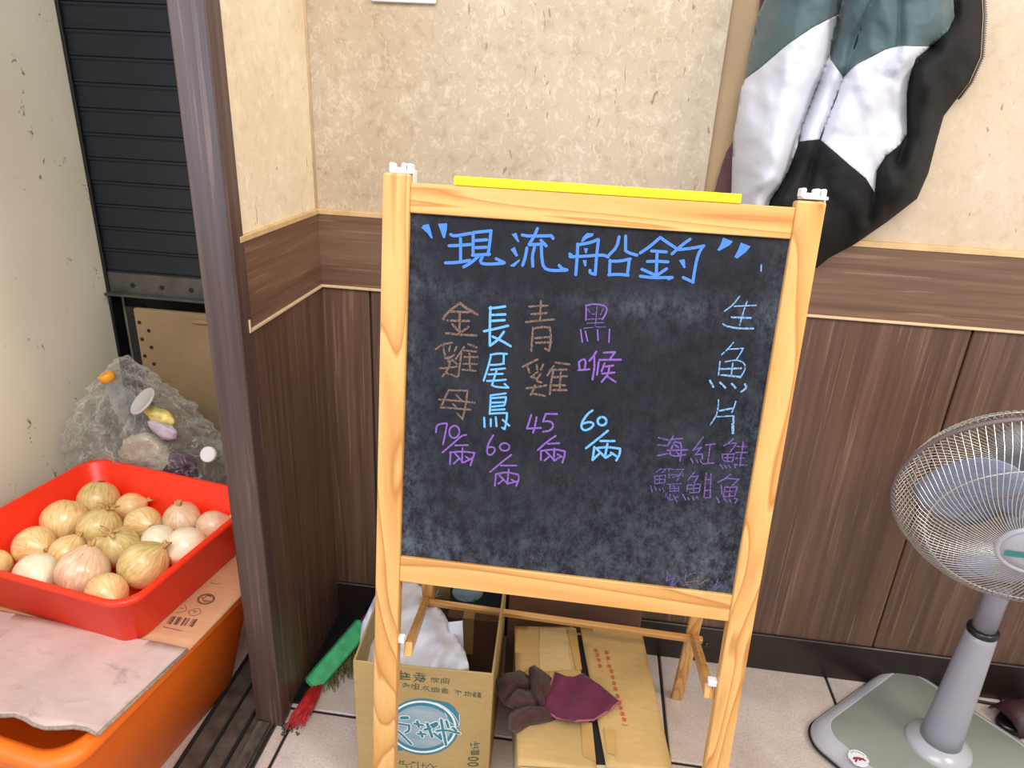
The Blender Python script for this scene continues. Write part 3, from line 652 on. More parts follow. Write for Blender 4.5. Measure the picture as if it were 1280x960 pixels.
cs = thing('cardboard_sheet', 'flattened printed cardboard lying on the orange bin under the red tray', 'cardboard', (-0.8, 1.0, ZC - 0.004))
A_ = at_z(0, 765, ZC); B_ = at_z(236, 812, ZC); C_ = at_z(309, 736, ZC); D_ = at_z(306, 706, ZC); E_ = at_z(122, 918, ZC); F0 = at_z(0, 895, ZC)
lx = -1.12
poly = [(lx, A_.y + (lx - A_.x) * (B_.y - A_.y) / (B_.x - A_.x)), (B_.x, B_.y), (C_.x, C_.y), (D_.x, D_.y + 0.02), (D_.x - 0.01, 1.19), (lx, 1.20)]
def flat(x, y): return Vector((x, y, ZC + 0.0008 * noise.noise(Vector((x * 30, y * 30, 0)))))
o = obj('main_panel', panel(poly, flat, 0.03), M_CBRN, cs); solid(o, 0.004)
fp = [(lx, poly[0][1] - 0.003), (B_.x - 0.002, B_.y - 0.003), (E_.x, E_.y)]
for i in range(1, 8):
    t = i / 8; q = E_.lerp(F0, t); fp.append((q.x, q.y + 0.006 * math.sin(t * 9)))
fp += [(F0.x, F0.y), (lx, F0.y + 0.03)]
def flap(x, y): return Vector((x, y, ZC + 0.0015 + 0.0035 * noise.noise(Vector((x * 14, y * 14, 3)))))
o = obj('front_flap', panel(fp, flap, 0.02), M_CPINK, cs, label='faded pinkish front flap'); solid(o, 0.005)
bm = bmesh.new()
t0 = Vector((B_.x, B_.y, ZC)); tube(bm, [Vector((lx, poly[0][1], ZC + 0.001)), Vector(((lx + B_.x) / 2, (poly[0][1] + B_.y) / 2, ZC + 0.002)), t0], 0.0022, 6)
tube(bm, [Vector((E_.x, E_.y, ZC - 0.001)), Vector((B_.x - 0.002, B_.y - 0.003, ZC - 0.001))], 0.003, 6)
tube(bm, [Vector(q[:2] + (ZC,)) for q in fp[2:11]], 0.0035, 6)
obj('corrugated_edge', bm, M_CEDGE, cs)
# print on it
kp = Plane((0, 0, ZC + 0.0008), (1, 0, 0), (0, 1, 0)); K_ = (190, 710, 10.667)
bm = bmesh.new()
for i in range(15):
    x = 200 + i * 24; dx = 4 + 0 * i
    if i % 4 == 3: continue
    write(bm, kp, *K_, '%d,%d %d,%d;' % (x + 60, 645 + i * 3, x + 5 - 10, 740 + i * 3), 0.5 + 0.7 * (i % 3))
obj('barcode', bm, M_INKK, cs)
bm = bmesh.new(); write(bm, kp, *K_, '150,785 400,840;', 0.8)
obj('printing', bm, M_INKK, cs); bm = bmesh.new()
write(bm, kp, *K_, '485,578 620,525 665,605 515,650 485,578;435,490 465,550 440,575 320,600;545,570 605,575 570,600 560,570;780,195 820,205 860,215 915,205;370,530 420,545', 0.6)
write(bm, kp, *K_, oval(720, 415, 115, 68, rot=-0.15) + oval(720, 415, 100, 56, rot=-0.15) + '660,400 700,400 740,360 790,390;680,440 740,430;700,450 780,440;740,370 780,370;670,410 690,430', 0.9)
obj('printing', bm, M_INKK, cs)

# red tray
tang = math.radians(9.0); ft = rotz((0, 0, 0), -tang)
ft = rotz((-0.933, 1.089, ZC + 0.0012), -tang)
tr = thing('red_tray', 'deep red plastic tray full of onions on top of the cardboard', 'tray', tuple(ft.o))
TX, TY, HT = 0.236, 0.201, 0.118
def T_(ins, z, r=0.045): return rrect(ft, TX - ins, TY - ins, r, z, 8)
bm = loft(bmesh.new(), [T_(0.034, 0.0, 0.03), T_(0.030, 0.003, 0.035), T_(0.008, HT - 0.012), T_(0.003, HT - 0.012), T_(0.0, HT - 0.007), T_(0.001, HT - 0.002), T_(0.004, HT), T_(0.009, HT), T_(0.012, HT - 0.003), T_(0.034, 0.010, 0.035), T_(0.042, 0.004, 0.03)], True, True)
obj('tray_body', bm, M_RED, tr)

# ---------------------------------------------------------------- onions
def onion(name, label, c, r, mat, tilt, az, sq=0.92, neck=0.25, frill=False):
    root = thing(name, label, 'onion', (c[0], c[1], c[2]), 'onions in the red tray')
    R0 = Matrix.Rotation(az, 3, 'Z') @ Matrix.Rotation(tilt, 3, 'X')
    prof = []
    for i in range(15):
        a = -PI / 2 + PI * i / 14; rr = r * math.cos(a) ** 0.9 if math.cos(a) > 1e-6 else 0; zz = r * sq * math.sin(a)
        if a > 0.9: k = (a - 0.9) / (PI / 2 - 0.9); zz += r * neck * k * k; rr = rr * (1 - 0.15 * k) + r * 0.10 * k
        if a < -1.2: zz += r * 0.05
        prof.append((max(rr, r * 0.02), zz))
    n = 20; loops = []
    sd = random.random() * 50
    for rr, zz in prof:
        loops.append([Vector((rr * math.cos(2 * PI * k / n), rr * math.sin(2 * PI * k / n), zz)) * (1 + 0.06 * noise.noise(Vector((math.cos(2 * PI * k / n) * 1.3, math.sin(2 * PI * k / n) * 1.3, zz * 20 + sd)))) for k in range(n)])
    bm = loft(bmesh.new(), loops, True, True)
    def put(b, nm, mt):
        me = bpy.data.meshes.new(nm); bmesh.ops.recalc_face_normals(b, faces=b.faces)
        for f in b.faces: f.smooth = True
        b.to_mesh(me); b.free(); me.materials.append(mt)
        o = bpy.data.objects.new(nm, me); COL.objects.link(o); o.parent = root; o.rotation_euler = R0.to_euler(); return o
    sub(put(bm, 'bulb', mat), 1)
    top = r * (sq + neck)
    b = bmesh.new()
    for k in range(7 if frill else 4):
        a = 2 * PI * k / (7 if frill else 4) + random.random(); sp = (0.5 if frill else 0.16) * r; h = r * (0.22 if frill else 0.3)
        tube(b, [(0.03 * r * math.cos(a), 0.03 * r * math.sin(a), top - 0.22 * r), (0.5 * sp * math.cos(a), 0.5 * sp * math.sin(a), top + 0.5 * h), (sp * math.cos(a), sp * math.sin(a), top + h * random.uniform(0.3, 1.0))], [r * 0.13, r * 0.09, r * 0.03], 6)
    put(b, 'dry_neck', M_DRY)
    b = bmesh.new(); tube(b, [(0, 0, -r * sq * 1.02), (0, 0, -r * sq * 0.9)], [r * 0.13, r * 0.2], 9); put(b, 'root_disc', M_ROOT)
    return root
ZF = ft.o.z + 0.012
on = [ # px, py, radius px, material, tilt, azimuth, frill, label
 (72, 646, 30, 0, 2.2, 0.3, 0, 'large round golden onion by the tray\'s left wall, root end showing'),
 (117, 627, 29, 3, 2.5, 0.2, 0, 'rearmost onion in the red tray, root end facing up'),
 (163, 634, 22, 0, -1.2, -1.1, 0, 'golden onion at the back lying on its side, cut neck pointing right'),
 (120, 659, 29, 3, -0.5, -0.6, 1, 'mottled olive-yellow onion with a shaggy neck in the second row'),
 (171, 657, 25, 0, 1.3, 1.0, 0, 'smooth round golden onion at the middle of the back half'),
 (220, 647, 26, 2, 0.2, 0.4, 0, 'blunt flat-topped tan onion standing by the tray\'s back wall'),
 (260, 653, 23, 2, -1.2, -1.0, 0, 'onion farthest right, half tucked behind the tray\'s right wall'),
 (44, 681, 26, 0, 1.4, 1.2, 0, 'golden onion with its dark neck turned right, second from the left end'),
 (81, 691, 23, 0, 0.7, 2.6, 0, 'plain yellow onion between two larger ones on the left side'),
 (140, 682, 28, 3, 0.3, 0.2, 1, 'onion with torn curling skin in the centre of the tray'),
 (190, 677, 22, 1, 1.4, 1.3, 0, 'small peeled-looking creamy white onion on the right side'),
 (226, 687, 27, 1, 1.5, -0.2, 0, 'shiny white-and-pink onion against the tray\'s right wall'),
 (55, 712, 26, 1, 1.6, 0.8, 0, 'pale white-yellow onion low against the tray\'s front wall'),
 (114, 707, 31, 2, 0.5, 2.8, 0, 'large pinkish onion in the front row, middle'),
 (175, 710, 30, 3, -0.9, -0.9, 0, 'streaky onion with a pointed green-grey neck in the front right'),
 (143, 733, 25, 0, 1.5, 1.0, 0, 'front-most tan onion, mostly hidden by the tray\'s front rim'),
 (10, 700, 20, 0, 1.2, 0.6, 0, 'golden onion cut off by the left edge of the photo')]
pos = []
for x, y, rp_, *_ in on:
    rr = rp_ / F * 1.42 * 0.97; p = at_z(x, y, ZF + rr * 0.95); pos.append([p.x, p.y, ZF + rr * 0.95, rr])
for it in range(60):
    for i in range(len(pos)):
        for j in range(i):
            a, b = pos[i], pos[j]; dx, dy, dz = a[0] - b[0], a[1] - b[1], a[2] - b[2]; d = math.sqrt(dx * dx + dy * dy + dz * dz); s_ = (a[3] + b[3]) * 0.97 - d
            if s_ > 0:
                k = s_ * 0.25 / max(d, 1e-4)
                a[0] += dx * k; a[1] += dy * k; b[0] -= dx * k; b[1] -= dy * k
    for a in pos:   # keep inside the tray
        v = Vector((a[0], a[1], 0)) - Vector((ft.o.x, ft.o.y, 0)); lx_ = v.dot(ft.x); ly_ = v.dot(ft.y)
        mx, my = TX - 0.030 - a[3], TY - 0.030 - a[3]
        cx_ = max(-mx, min(mx, lx_)); cy_ = max(-my, min(my, ly_)); q = ft(cx_, cy_); a[0], a[1] = q.x, q.y
for (x, y, rp_, mi, ti, az, fr_, lab), (px, py, pz_, rr) in zip(on, pos):
    onion('onion', lab, (px, py, pz_), rr, M_ON[mi], ti, az, 0.93, 0.18 if not fr_ else 0.1, bool(fr_))

# ================================================================== BAG OF BOTTLES behind the tray
def blob(fr, prof, n, amp, sc, seed, mi=0):
    """prof: (rx, ry, z, ox); crumpled closed skin"""
    bm = bmesh.new(); loops = []
    for rx, ry, z, ox in prof:
        l = []
        for k in range(n):
            a = 2 * PI * k / n; p = fr(ox + rx * math.cos(a), ry * math.sin(a), z)
            d = Vector((math.cos(a), math.sin(a), 0)); q = p * sc + Vector((seed, 0, 0))
            h = abs(noise.noise(q)) * 2 - 0.5 + 0.6 * (abs(noise.noise(q * 2.3)) * 2 - 0.5)
            l.append(p + d * amp * h + Vector((0, 0, amp * 0.5 * noise.noise(q * 1.7))))
        loops.append(l)
    return loft(bm, loops, True, True, mi)
bg_ = thing('clear_rubbish_bag', 'crinkled clear plastic bag of empty bottles behind the red tray', 'bag', (-0.93, 1.42, 0.0))
fbg = Fr((0, 1.42, 0)); prof = []
rows = [(452, 139, 151), (462, 132, 160), (474, 124, 176), (490, 112, 196), (508, 100, 214), (526, 90, 236), (545, 79, 262), (562, 70, 284), (580, 63, 296), (600, 60, 300)]
rows = [(at_y(a, y, 1.40), at_y(b, y, 1.40)) for y, a, b in rows]
z0_ = rows[-1][0].z; low = [(0.012, 0.80), (0.03, 0.95), (0.12, 1.0), (0.22, 1.0)]
for z, k in low: prof.append(((rows[-1][1].x - rows[-1][0].x) / 2 * k, 0.115 * k, z, (rows[-1][1].x + rows[-1][0].x) / 2))
def lerp(a, b, t): return a + (b - a) * t
zs = sorted([((a.z + b.z) / 2, (b.x - a.x) / 2, (a.x + b.x) / 2) for a, b in rows])
for i in range(len(zs) - 1):
    for k in range(5):
        t = k / 5; z, rx, ox = (lerp(zs[i][q], zs[i + 1][q], t) for q in (0, 1, 2)); prof.append((rx, min(0.115, 0.020 + rx * 0.62), z, ox))
prof.append((zs[-1][1], 0.02, zs[-1][0], zs[-1][2]))
fb_ = blob(fbg, prof, 84, 0.015, 17, 3.0)
for v in fb_.verts:
    if v.co.x < -1.228: v.co.x = -1.228
    if v.co.y > 1.528: v.co.y = 1.528
for f in fb_.faces: f.smooth = False
bmesh.ops.triangulate(fb_, faces=fb_.faces[:])
o = obj('film', fb_, M_FILM, bg_)
def bottle(name, label, p, axis, h, r, cap, capmat, body=M_PET, group=None):
    """p: cap top centre, axis points from base to cap"""
    p = Vector(p); ax = Vector(axis).normalized(); y = ax.orthogonal().normalized(); x = y.cross(ax); base = p - ax * h
    root = thing(name, label, 'bottle', tuple(base), group); fr = Fr(base, x, y, ax)
    hb = h - 0.016
    pr = [(0.6 * r, 0.002), (r * 0.95, 0.004), (r, 0.012)] + [(r * (0.97 if i % 2 else 1.0), 0.02 + (hb * 0.62 - 0.02) * i / 9) for i in range(10)] + [(r * 0.9, hb * 0.72), (r * 0.6, hb * 0.84), (0.014, hb * 0.92), (0.0135, hb)]
    bm = loft(bmesh.new(), [circle(fr, a, b, 20) for a, b in pr], True, True); obj('bottle_body', bm, body, root)
    bm = bmesh.new(); lo = []
    for z, rr in ((h - 0.018, cap), (h - 0.002, cap), (h, cap * 0.88)):
        lo.append([fr((rr * (1 + 0.04 * (k % 2))) * math.cos(2 * PI * k / 32), (rr * (1 + 0.04 * (k % 2))) * math.sin(2 * PI * k / 32), z) for k in range(32)])
    loft(bm, lo, True, True); obj('bottle_cap', bm, capmat, root); return root
M_ORC = plastic('orange_cap_plastic', srgb(246, 170, 40), 0.35)
bottle('plastic_bottle', 'clear bottle with orange cap poking up at the top of the rubbish bag', at_y(131, 467, 1.35), (-0.30, -0.15, 0.85), 0.20, 0.030, 0.0165, M_ORC)
bottle('plastic_bottle', 'clear bottle with a white cap beside the brown post, in the rubbish bag', at_y(259, 568, 1.33), (0.0, -0.85, 0.45), 0.20, 0.032, 0.0185, M_WPLAST)
bottle('plastic_bottle', 'clear bottle standing inside the left half of the rubbish bag', at_y(118, 556, 1.37), (-0.5, -0.1, 0.75), 0.20, 0.030, 0.015, M_PET)
# round white lid, cup
lc = at_y(178, 501, 1.335); la = Vector((-0.25, -0.80, 0.55)).normalized(); ly = la.orthogonal().normalized()
fl_ = Fr(lc, ly.cross(la), ly, la)
ld = thing('cup_lid', 'round whitish cup lid near the top of the rubbish bag', 'lid', tuple(lc))
# orient so that it shows as a tilted ellipse
def ring(fr, prs, n=36): return loft(bmesh.new(), [circle(fr, a, b, n) for a, b in prs], True, True)
la = Vector((-0.45, -0.50, 0.74)).normalized(); lx2 = Vector((0.9, 0, 0.45)); lx2 = (lx2 - la * lx2.dot(la)).normalized(); fl_ = Fr(lc, lx2, la.cross(lx2), la)
obj('lid_disc', ring(fl_, [(0.034, -0.004), (0.036, -0.004), (0.036, 0.001), (0.033, 0.002), (0.030, 0.0), (0.003, 0.0)]), plastic('cloudy_lid_plastic', srgb(196, 192, 190), 0.3), ld)
# wrapped food tray with yellow label and purple contents
wt = thing('film_wrapped_pack', 'film-wrapped pale bundle with yellow label and purple patch in the rubbish bag', 'package', tuple(at_y(180, 570, 1.36)))
pc = at_y(182, 575, 1.36); bm = bmesh.new()
dx = (at_y(205, 560, 1.345) - at_y(150, 545, 1.345)); 
fpk = Fr(pc, Vector((0.75, 0, -0.5)).normalized(), Vector((0.1, 0.9, 0.2)).normalized(), Vector((0.55, -0.1, 0.8)).normalized())
prof = [(0.068 * math.sin(PI * (0.06 + 0.88 * i / 17)) ** 0.5, 0.03 * math.sin(PI * (0.06 + 0.88 * i / 17)) ** 0.5 * (1.0 if i % 2 else 0.86), -0.075 + 0.15 * i / 17, 0) for i in range(18)]
M_FOAM = plastic('creamy_wrapped_foam', srgb(206, 194, 172), 0.15, 0.2, 40)
obj('bundle', blob(fpk, prof, 28, 0.006, 30, 1.0), M_FOAM, wt, smooth=True)
def lump(px, py, Y, a, b, c, seed, ang):
    x = Vector((math.cos(ang), 0, -math.sin(ang))); z = Vector((math.sin(ang), -0.1, math.cos(ang))).normalized()
    return blob(Fr(at_y(px, py, Y), x, (0, 1, 0), z), [(a * math.sin(PI * (0.06 + 0.88 * i / 9)) ** 0.45, b * math.sin(PI * (0.06 + 0.88 * i / 9)) ** 0.5, -c + 2 * c * i / 9, 0) for i in range(10)], 24, 0.005, 45, seed)
obj('yellow_label', lump(199, 520, 1.352, 0.040, 0.016, 0.017, 2.0, 0.35), plain('pale_yellow_label', srgb(222, 204, 120), 0.4, var=0.3, scale=60), wt)
obj('lilac_label', lump(204, 537, 1.345, 0.038, 0.018, 0.020, 8.0, 0.45), plain('lilac_label', srgb(186, 174, 190), 0.35, var=0.2, scale=40), wt)
p = at_y(226, 585, 1.36); bm = blob(Fr(p, Vector((0.7, 0, -0.6)).normalized(), (0, 1, 0), Vector((0.6, 0, 0.7)).normalized()), [(0.045 * math.sin(PI * (0.08 + 0.84 * i / 9)) ** 0.5, 0.02, -0.035 + 0.07 * i / 9, 0) for i in range(10)], 20, 0.008, 40, 5.0)
obj('purple_contents', bm, plain('purple_leaves', srgb(82, 40, 74), 0.3, var=0.5, scale=60), wt)

# ================================================================== BROOM
g0 = at_y(386, 862, 1.14); g1 = at_y(458, 778, 1.24)
g0 = at_y(388, 858, 1.12); g1 = at_y(455, 780, 1.25)
br = thing('broom', 'green-headed broom with red bristles lying in the dark corner beside the tea carton', 'broom', (g0.x, g0.y, 0))
gd = (g1 - g0).normalized(); upv = Vector((0.55, -0.55, 0.63)); upv = (upv - gd * upv.dot(gd)).normalized()
bm = bmesh.new(); bar(bm, g0, g1, 0.040, 0.030, upv, 0.005); sub(obj('broom_head', bm, M_GREENB, br, smooth=False), 0)
random.seed(3)
bm = bmesh.new(); tgt = at_z(367, 904, 0.006)
for i in range(90):
    s_ = g0 + gd * random.uniform(0.002, 0.035) + Vector((random.uniform(-.010, .010), random.uniform(-.008, .008), -0.008))
    e_ = tgt + Vector((random.uniform(-.012, .030), random.uniform(-.02, .03), random.uniform(0, 0.012))); tube(bm, [s_, s_.lerp(e_, 0.5) + Vector((0.003, 0, 0.002)), e_], [0.0018, 0.0016, 0.001], 4)
obj('red_bristles', bm, M_REDB, br, kind='stuff')
bm = bmesh.new()
for i in range(200):
    t = random.uniform(0.035, (g1 - g0).length - 0.005); s_ = g0 + gd * t + Vector((random.uniform(-.008, .008), random.uniform(-.008, .008), -0.010))
    e_ = Vector((s_.x + random.uniform(-.02, .03), s_.y - random.uniform(0.0, 0.05), max(0.004, s_.z - random.uniform(0.05, 0.09)))); tube(bm, [s_, e_], [0.0014, 0.0007], 4)
obj('olive_bristles', bm, M_STRAW, br, kind='stuff')
bm = bmesh.new(); tube(bm, [g1 - gd * 0.012, g1 + gd * 0.03, g1 + gd * 0.03 + Vector((0.05, 0.02, 0.05))], [0.014, 0.014, 0.012], 12); obj('plum_socket', bm, M_PURPLE, br)
fill_pts = [at_z(x, y, 0.004) for x, y in ((356, 876), (420, 752), (462, 756), (470, 800), (402, 842), (380, 880))]  # black sheet and edge strips added so the corner behind the broom reads dark
filler = thing('dark_filler', 'flat black sheet with raised edge, added to fill the dark corner behind the green broom', 'dark_filler', tuple(fill_pts[0]))
bm = bmesh.new(); lo = [[Vector((p.x + ((-0.004) if i in (0, 1) else 0.0) , p.y, z)) for i, p in enumerate(fill_pts)] for z in (0.001, 0.006)]
loft(bm, lo, True, True, smooth=False); obj('filler_sheet', bm, M_BLACK, filler)
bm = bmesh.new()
for a, b in ((0, 1), (1, 2), (2, 3)): bar(bm, fill_pts[a] + Vector((0.004, -0.004, 0.022)), fill_pts[b] + Vector((0.004, -0.004, 0.028)), 0.003, 0.045, (0, 0, 1), 0.0008)
obj('filler_edge', bm, M_BLACK, filler)
# dust on the floor at the foot of the post
random.seed(11)
bm = bmesh.new()
for i in range(40):
    p = at_z(random.uniform(352, 372), random.uniform(903, 917), 0.003); r = random.uniform(0.001, 0.004)
    tube(bm, [p - Vector((0, 0, 0.003)), p + Vector((r, 0, r * 0.6))], [r, r * 0.4], 5)
props(obj('swept_dust', bm, M_GALV, origin=at_z(360, 910, 0)), 'small heap of grey dust at the foot of the brown post', 'dust', kind='stuff')

# ================================================================== TEA CARTON
ZT = 0.300
P0 = at_z(441, 826, ZT); P1 = at_z(617, 843, ZT); ex = (P1 - P0); TW = ex.length; ex.normalize(); ey = Vector((-ex.y, ex.x, 0))
ftc = Fr((P0.x, P0.y, 0), ex, ey, (0, 0, 1)); TD = 0.325; th = 0.004
tc_ = thing('tea_carton', 'open golden-brown tea drink carton with blue oval logo, left of the chalkboard legs', 'box', (P0.x + 0.12, P0.y + 0.15, 0))
for nm, a in (('front_wall', (0, TW, 0, th)), ('rear_wall', (0, TW, TD - th, TD)), ('side_wall', (0, th, th, TD - th)), ('side_wall', (TW - th, TW, th, TD - th))):
    obj(nm, B(ftc, *a, 0.001, ZT, 0.001), M_CTEA, tc_)
obj('bottom', B(ftc, th, TW - th, th, TD - th, 0.001, 0.006), M_CTEA, tc_)
tp = Plane(ftc(0, 0, 0), ex, (0, 0, 1))
K1 = (485, 825, 9.846)
def dense(x, y, w_, h_, n, seed, skew=0.0):   # a small dense printed character: bars and uprights
    rnd = random.Random(seed); s = ''
    for i in range(n):
        yy_ = y + h_ * (i + 0.5) / n; s += '%.1f,%.1f %.1f,%.1f;' % (x + rnd.uniform(0, .15) * w_, yy_ + skew * 0, x + w_ * (1 - rnd.uniform(0, .15)), yy_ + w_ * 0.14)
    return s + '%.1f,%.1f %.1f,%.1f;%.1f,%.1f %.1f,%.1f;' % (x + w_ * .5, y, x + w_ * .45, y + h_, x + w_ * .15, y + h_ * .3, x + w_ * .1, y + h_ * .95)
bm = bmesh.new(); write(bm, tp, *K1, '160,130 165,150;135,160 200,165;145,150 140,175;205,170 270,180;150,190 195,195;210,150 215,170;140,210 190,215;165,165 160,235;190,205 270,212;235,165 220,215;150,235 200,235;205,235 275,238;215,190 260,205', 1.3); obj('printed_text', bm, M_INKG, tc_)
bm = bmesh.new(); write(bm, tp, *K1, '345,160 430,170;315,185 460,195;385,160 380,205;330,205 350,225;420,200 445,215;340,240 400,245;320,262 360,235;370,235 400,268;410,230 462,232;455,232 430,270;425,222 405,268;345,215 440,222', 1.3); obj('printed_text', bm, M_INKG, tc_)
bm = bmesh.new(); write(bm, tp, *K1, '540,215 535,275;525,235 575,225;560,210 565,280;580,245 630,225;590,215 600,275;575,275 595,250;605,250 625,272;575,232 635,236;660,225 650,290;655,240 690,240;690,220 680,290;650,265 700,268;705,225 760,235;755,235 745,298;715,225 705,290;715,255 745,258;715,275 745,278', 0.75); obj('printed_text', bm, M_INKG, tc_)
bm = bmesh.new(); write(bm, tp, *K1, '215,280 175,305;190,290 235,290;235,290 180,325;250,305 195,330;225,305 270,310;270,310 240,335;300,290 290,345;290,305 330,310;330,290 385,300;310,320 380,325;310,340 380,345;340,295 335,360;380,300 375,360;320,355 380,360', 0.75); obj('printed_text', bm, M_INKG, tc_)
bm = bmesh.new(); write(bm, tp, *K1, '420,325 440,340;410,365 440,350;460,310 450,350;450,330 505,325;480,345 450,375;480,345 510,385;530,345 590,345;545,335 540,385;580,335 575,390;530,385 590,390;545,365 580,367;600,340 600,390;600,345 630,350;630,350 625,390;600,368 628,372;600,390 628,392', 0.75); obj('printed_text', bm, M_INKG, tc_)
bm = bmesh.new(); write(bm, tp, *K1, dense(655, 340, 90, 65, 5, 2) + '815,365 905,390;860,375 830,400;865,378 860,425;880,385 905,400;935,395 1025,400;955,385 955,410;990,385 990,412;965,400 950,440;985,415 1030,415;1030,415 1020,440;985,415 985,440;985,440 1022,440;930,425 980,430', 0.75); obj('printed_text', bm, M_INKG, tc_)
bm = bmesh.new(); write(bm, tp, *K1, dense(1045, 392, 45, 62, 5, 4) + dense(1100, 395, 50, 65, 6, 5), 0.7); obj('printed_text', bm, M_INKG, tc_)
L1 = (485, 865, 9.846)
bm = bmesh.new(); write(bm, tp, *L1, '150,840 140,880;180,850 190,880;130,875 170,885;150,860 200,850;170,885 260,890;260,890 330,860;290,855 335,870;225,905 235,935;290,910 290,935;365,855 370,935;430,875 430,925;410,900 470,900;465,935 520,880;520,880 560,925;540,935 605,905', 0.9); obj('printed_text', bm, M_INKG, tc_)
bm = bmesh.new(); write(bm, tp, *L1, '1020,625 1020,665;1025,650 1130,630;1075,610 1070,690;1030,690 1120,680;1095,625 1100,690;1030,720 1030,770;1050,705 1045,775;1070,715 1065,775;1095,710 1090,775;1115,710 1112,770;1015,740 1120,735;1020,765 1115,755', 1.0); obj('printed_text', bm, M_INKG, tc_)
bm = bmesh.new(); write(bm, tp, *L1, oval(1048, 822, 60, 20) + oval(1046, 888, 60, 20), 1.7); obj('printed_text', bm, M_INKG, tc_)
bm = bmesh.new(); cx, cy = 430, 425; 
def disc(bm, rx, ry, off, mi, cx=430, cy=425, rot=0.06): wedges(bm, tp, *L1, oval(cx, cy, rx, ry, 40, rot).rsplit(' ', 1)[0], off, mi)
disc(bm, 442, 348, 0.0004, 0); wedges(bm, tp, *L1, '500,105 620,105 740,130 820,190 870,270 885,340 880,440 800,400 690,330 620,240 570,160;70,600 110,600 180,720 120,722 50,715 20,640', 0.0005, 0)
disc(bm, 420, 322, 0.0006, 1, 425, 425); disc(bm, 396, 298, 0.0007, 0, 422, 425); disc(bm, 360, 262, 0.0008, 2, 420, 425)
wl = '540,120 640,140 760,220 850,330 870,400;640,180 700,210;700,250 730,300;760,240 790,300;880,270 880,440 820,400 690,330'
fr_old = tp.fr; tp.fr = Fr(tp.o + tp.n * 0.0006, tp.u, tp.v, tp.n); write(bm, tp, *L1, wl, 0.8, 1); tp.fr = fr_old
glyph = [('90,330 110,430 85,460;100,375 250,400 265,400;262,400 262,470 215,490;85,450 170,510 290,635', 2.6), ('170,310 240,308', 4.6), ('325,380 435,402;362,350 380,420', 2.8), ('372,505 465,510;402,478 425,545', 2.8), ('485,380 545,545;455,455 520,440', 3.4), ('540,400 600,375;560,420 600,390', 4.2), ('655,330 680,460 715,640;600,470 700,455 880,500;570,500 640,560;640,510 655,575;720,350 745,425;800,430 840,465', 3.0)]
for s, w_ in glyph:
    for off, mi, add in ((0.0008, 1, 2.6), (0.0014, 0, 0)):
        fr_old = tp.fr; tp.fr = Fr(tp.o + tp.n * off, tp.u, tp.v, tp.n); write(bm, tp, *L1, s, w_ + 0.3 + add, mi); tp.fr = fr_old
obj('oval_logo', bm, [M_INKT, M_INKW, M_INKL], tc_, label='blue-green oval logo with leaf')
# dark green pack standing in the back of the carton
gp = thing('dark_green_pack', 'dark green drink pack with round blue logo, inside the back of the tea carton', 'pack', tuple(ftc(TW * 0.62, TD - 0.03, 0.202)))
gx0 = 0.132; obj('pack_body', B(ftc, gx0, TW - 0.008, TD - 0.035, TD - 0.006, 0.202, 0.294, 0.003), M_GREENP, gp)
ib = thing('small_brown_box', 'small brown box under the dark green pack, inside the tea carton', 'box', tuple(ftc(TW * 0.62, TD - 0.06, 0.006)))
obj('box_body', B(ftc, gx0, TW - 0.008, TD - 0.075, TD - 0.006, 0.0065, 0.200, 0.002), M_CDARK, ib); obj('tape_strip', B(ftc, gx0 + 0.035, gx0 + 0.060, TD - 0.0755, TD - 0.036, 0.10, 0.2006), M_TAPE, ib)
gpp = Plane(ftc(0, TD - 0.035, 0), ex, (0, 0, 1)); bm = bmesh.new(); G1 = (520, 725, 10.667)
wedges(bm, gpp, *G1, oval(690, 160, 205, 130, 30).rsplit(' ', 1)[0], 0.0004, 1); wedges(bm, gpp, *G1, oval(690, 155, 185, 112, 30).rsplit(' ', 1)[0], 0.0006, 2)
write(bm, gpp, *G1, '620,140 690,150;650,120 655,165;610,215 640,240;680,210 680,270;680,210 750,215;750,215 730,240;820,220 760,290;735,150 750,160', 2.2, 0)
write(bm, gpp, *G1, '215,150 250,200;250,130 270,220;300,130 270,200;205,200 270,215;240,215 330,205', 1.2, 1)
obj('round_logo', bm, [M_INKT, M_INKL, M_INKL], gp)
# white bag crumpled in the carton
wbg = thing('white_fabric_bag', 'crumpled white fabric bag stuffed in the tea carton', 'bag', tuple(ftc(0.09, 0.12, 0.01)))
pts = [(448, 826), (452, 780), (470, 742), (500, 722), (520, 728), (536, 742), (556, 768), (566, 790), (582, 815), (586, 840), (560, 836), (500, 830)]
def bagf(x, y):
    d = min(math.hypot(x - a, y - b) for a, b in pts); e = min(1, d / 22)
    t = (y - 722) / 118; Yd = 1.232 - 0.27 * t
    q = Vector((x * 0.022, y * 0.03, 1.0)); f_d = 0.035 * abs(noise.noise(q)) + 0.014 * abs(noise.noise(q * 2.7)) + 0.006 * noise.noise(q * 6)
    return at_y(x, y, Yd - 0.03 * e + 0.8 * f_d + 0.012)
o = obj('bag_cloth', panel(pts, bagf, 5), M_BAGW, wbg, smooth=True); solid(o, 0.003)
pts2 = [(560, 778), (578, 776), (580, 822), (572, 815), (562, 795)]
o = obj('bag_corner', panel(pts2, lambda x, y: at_y(x, y, 1.10 - 0.0006 * (y - 776)), 5), M_BAGW, wbg); solid(o, 0.002)
bm = blob(Fr(ftc(0.080, 0.13, 0)), [(0.066 * math.sin(PI * (0.05 + 0.9 * i / 12)) ** 0.4, 0.09 * math.sin(PI * (0.05 + 0.9 * i / 12)) ** 0.4, 0.012 + 0.20 * i / 12, 0) for i in range(13)], 30, 0.008, 18, 4.0)
obj('bag_bulk', bm, M_BAGW, wbg, smooth=True)
pk = ftc(TW - 0.020, 0.022, 0.25)
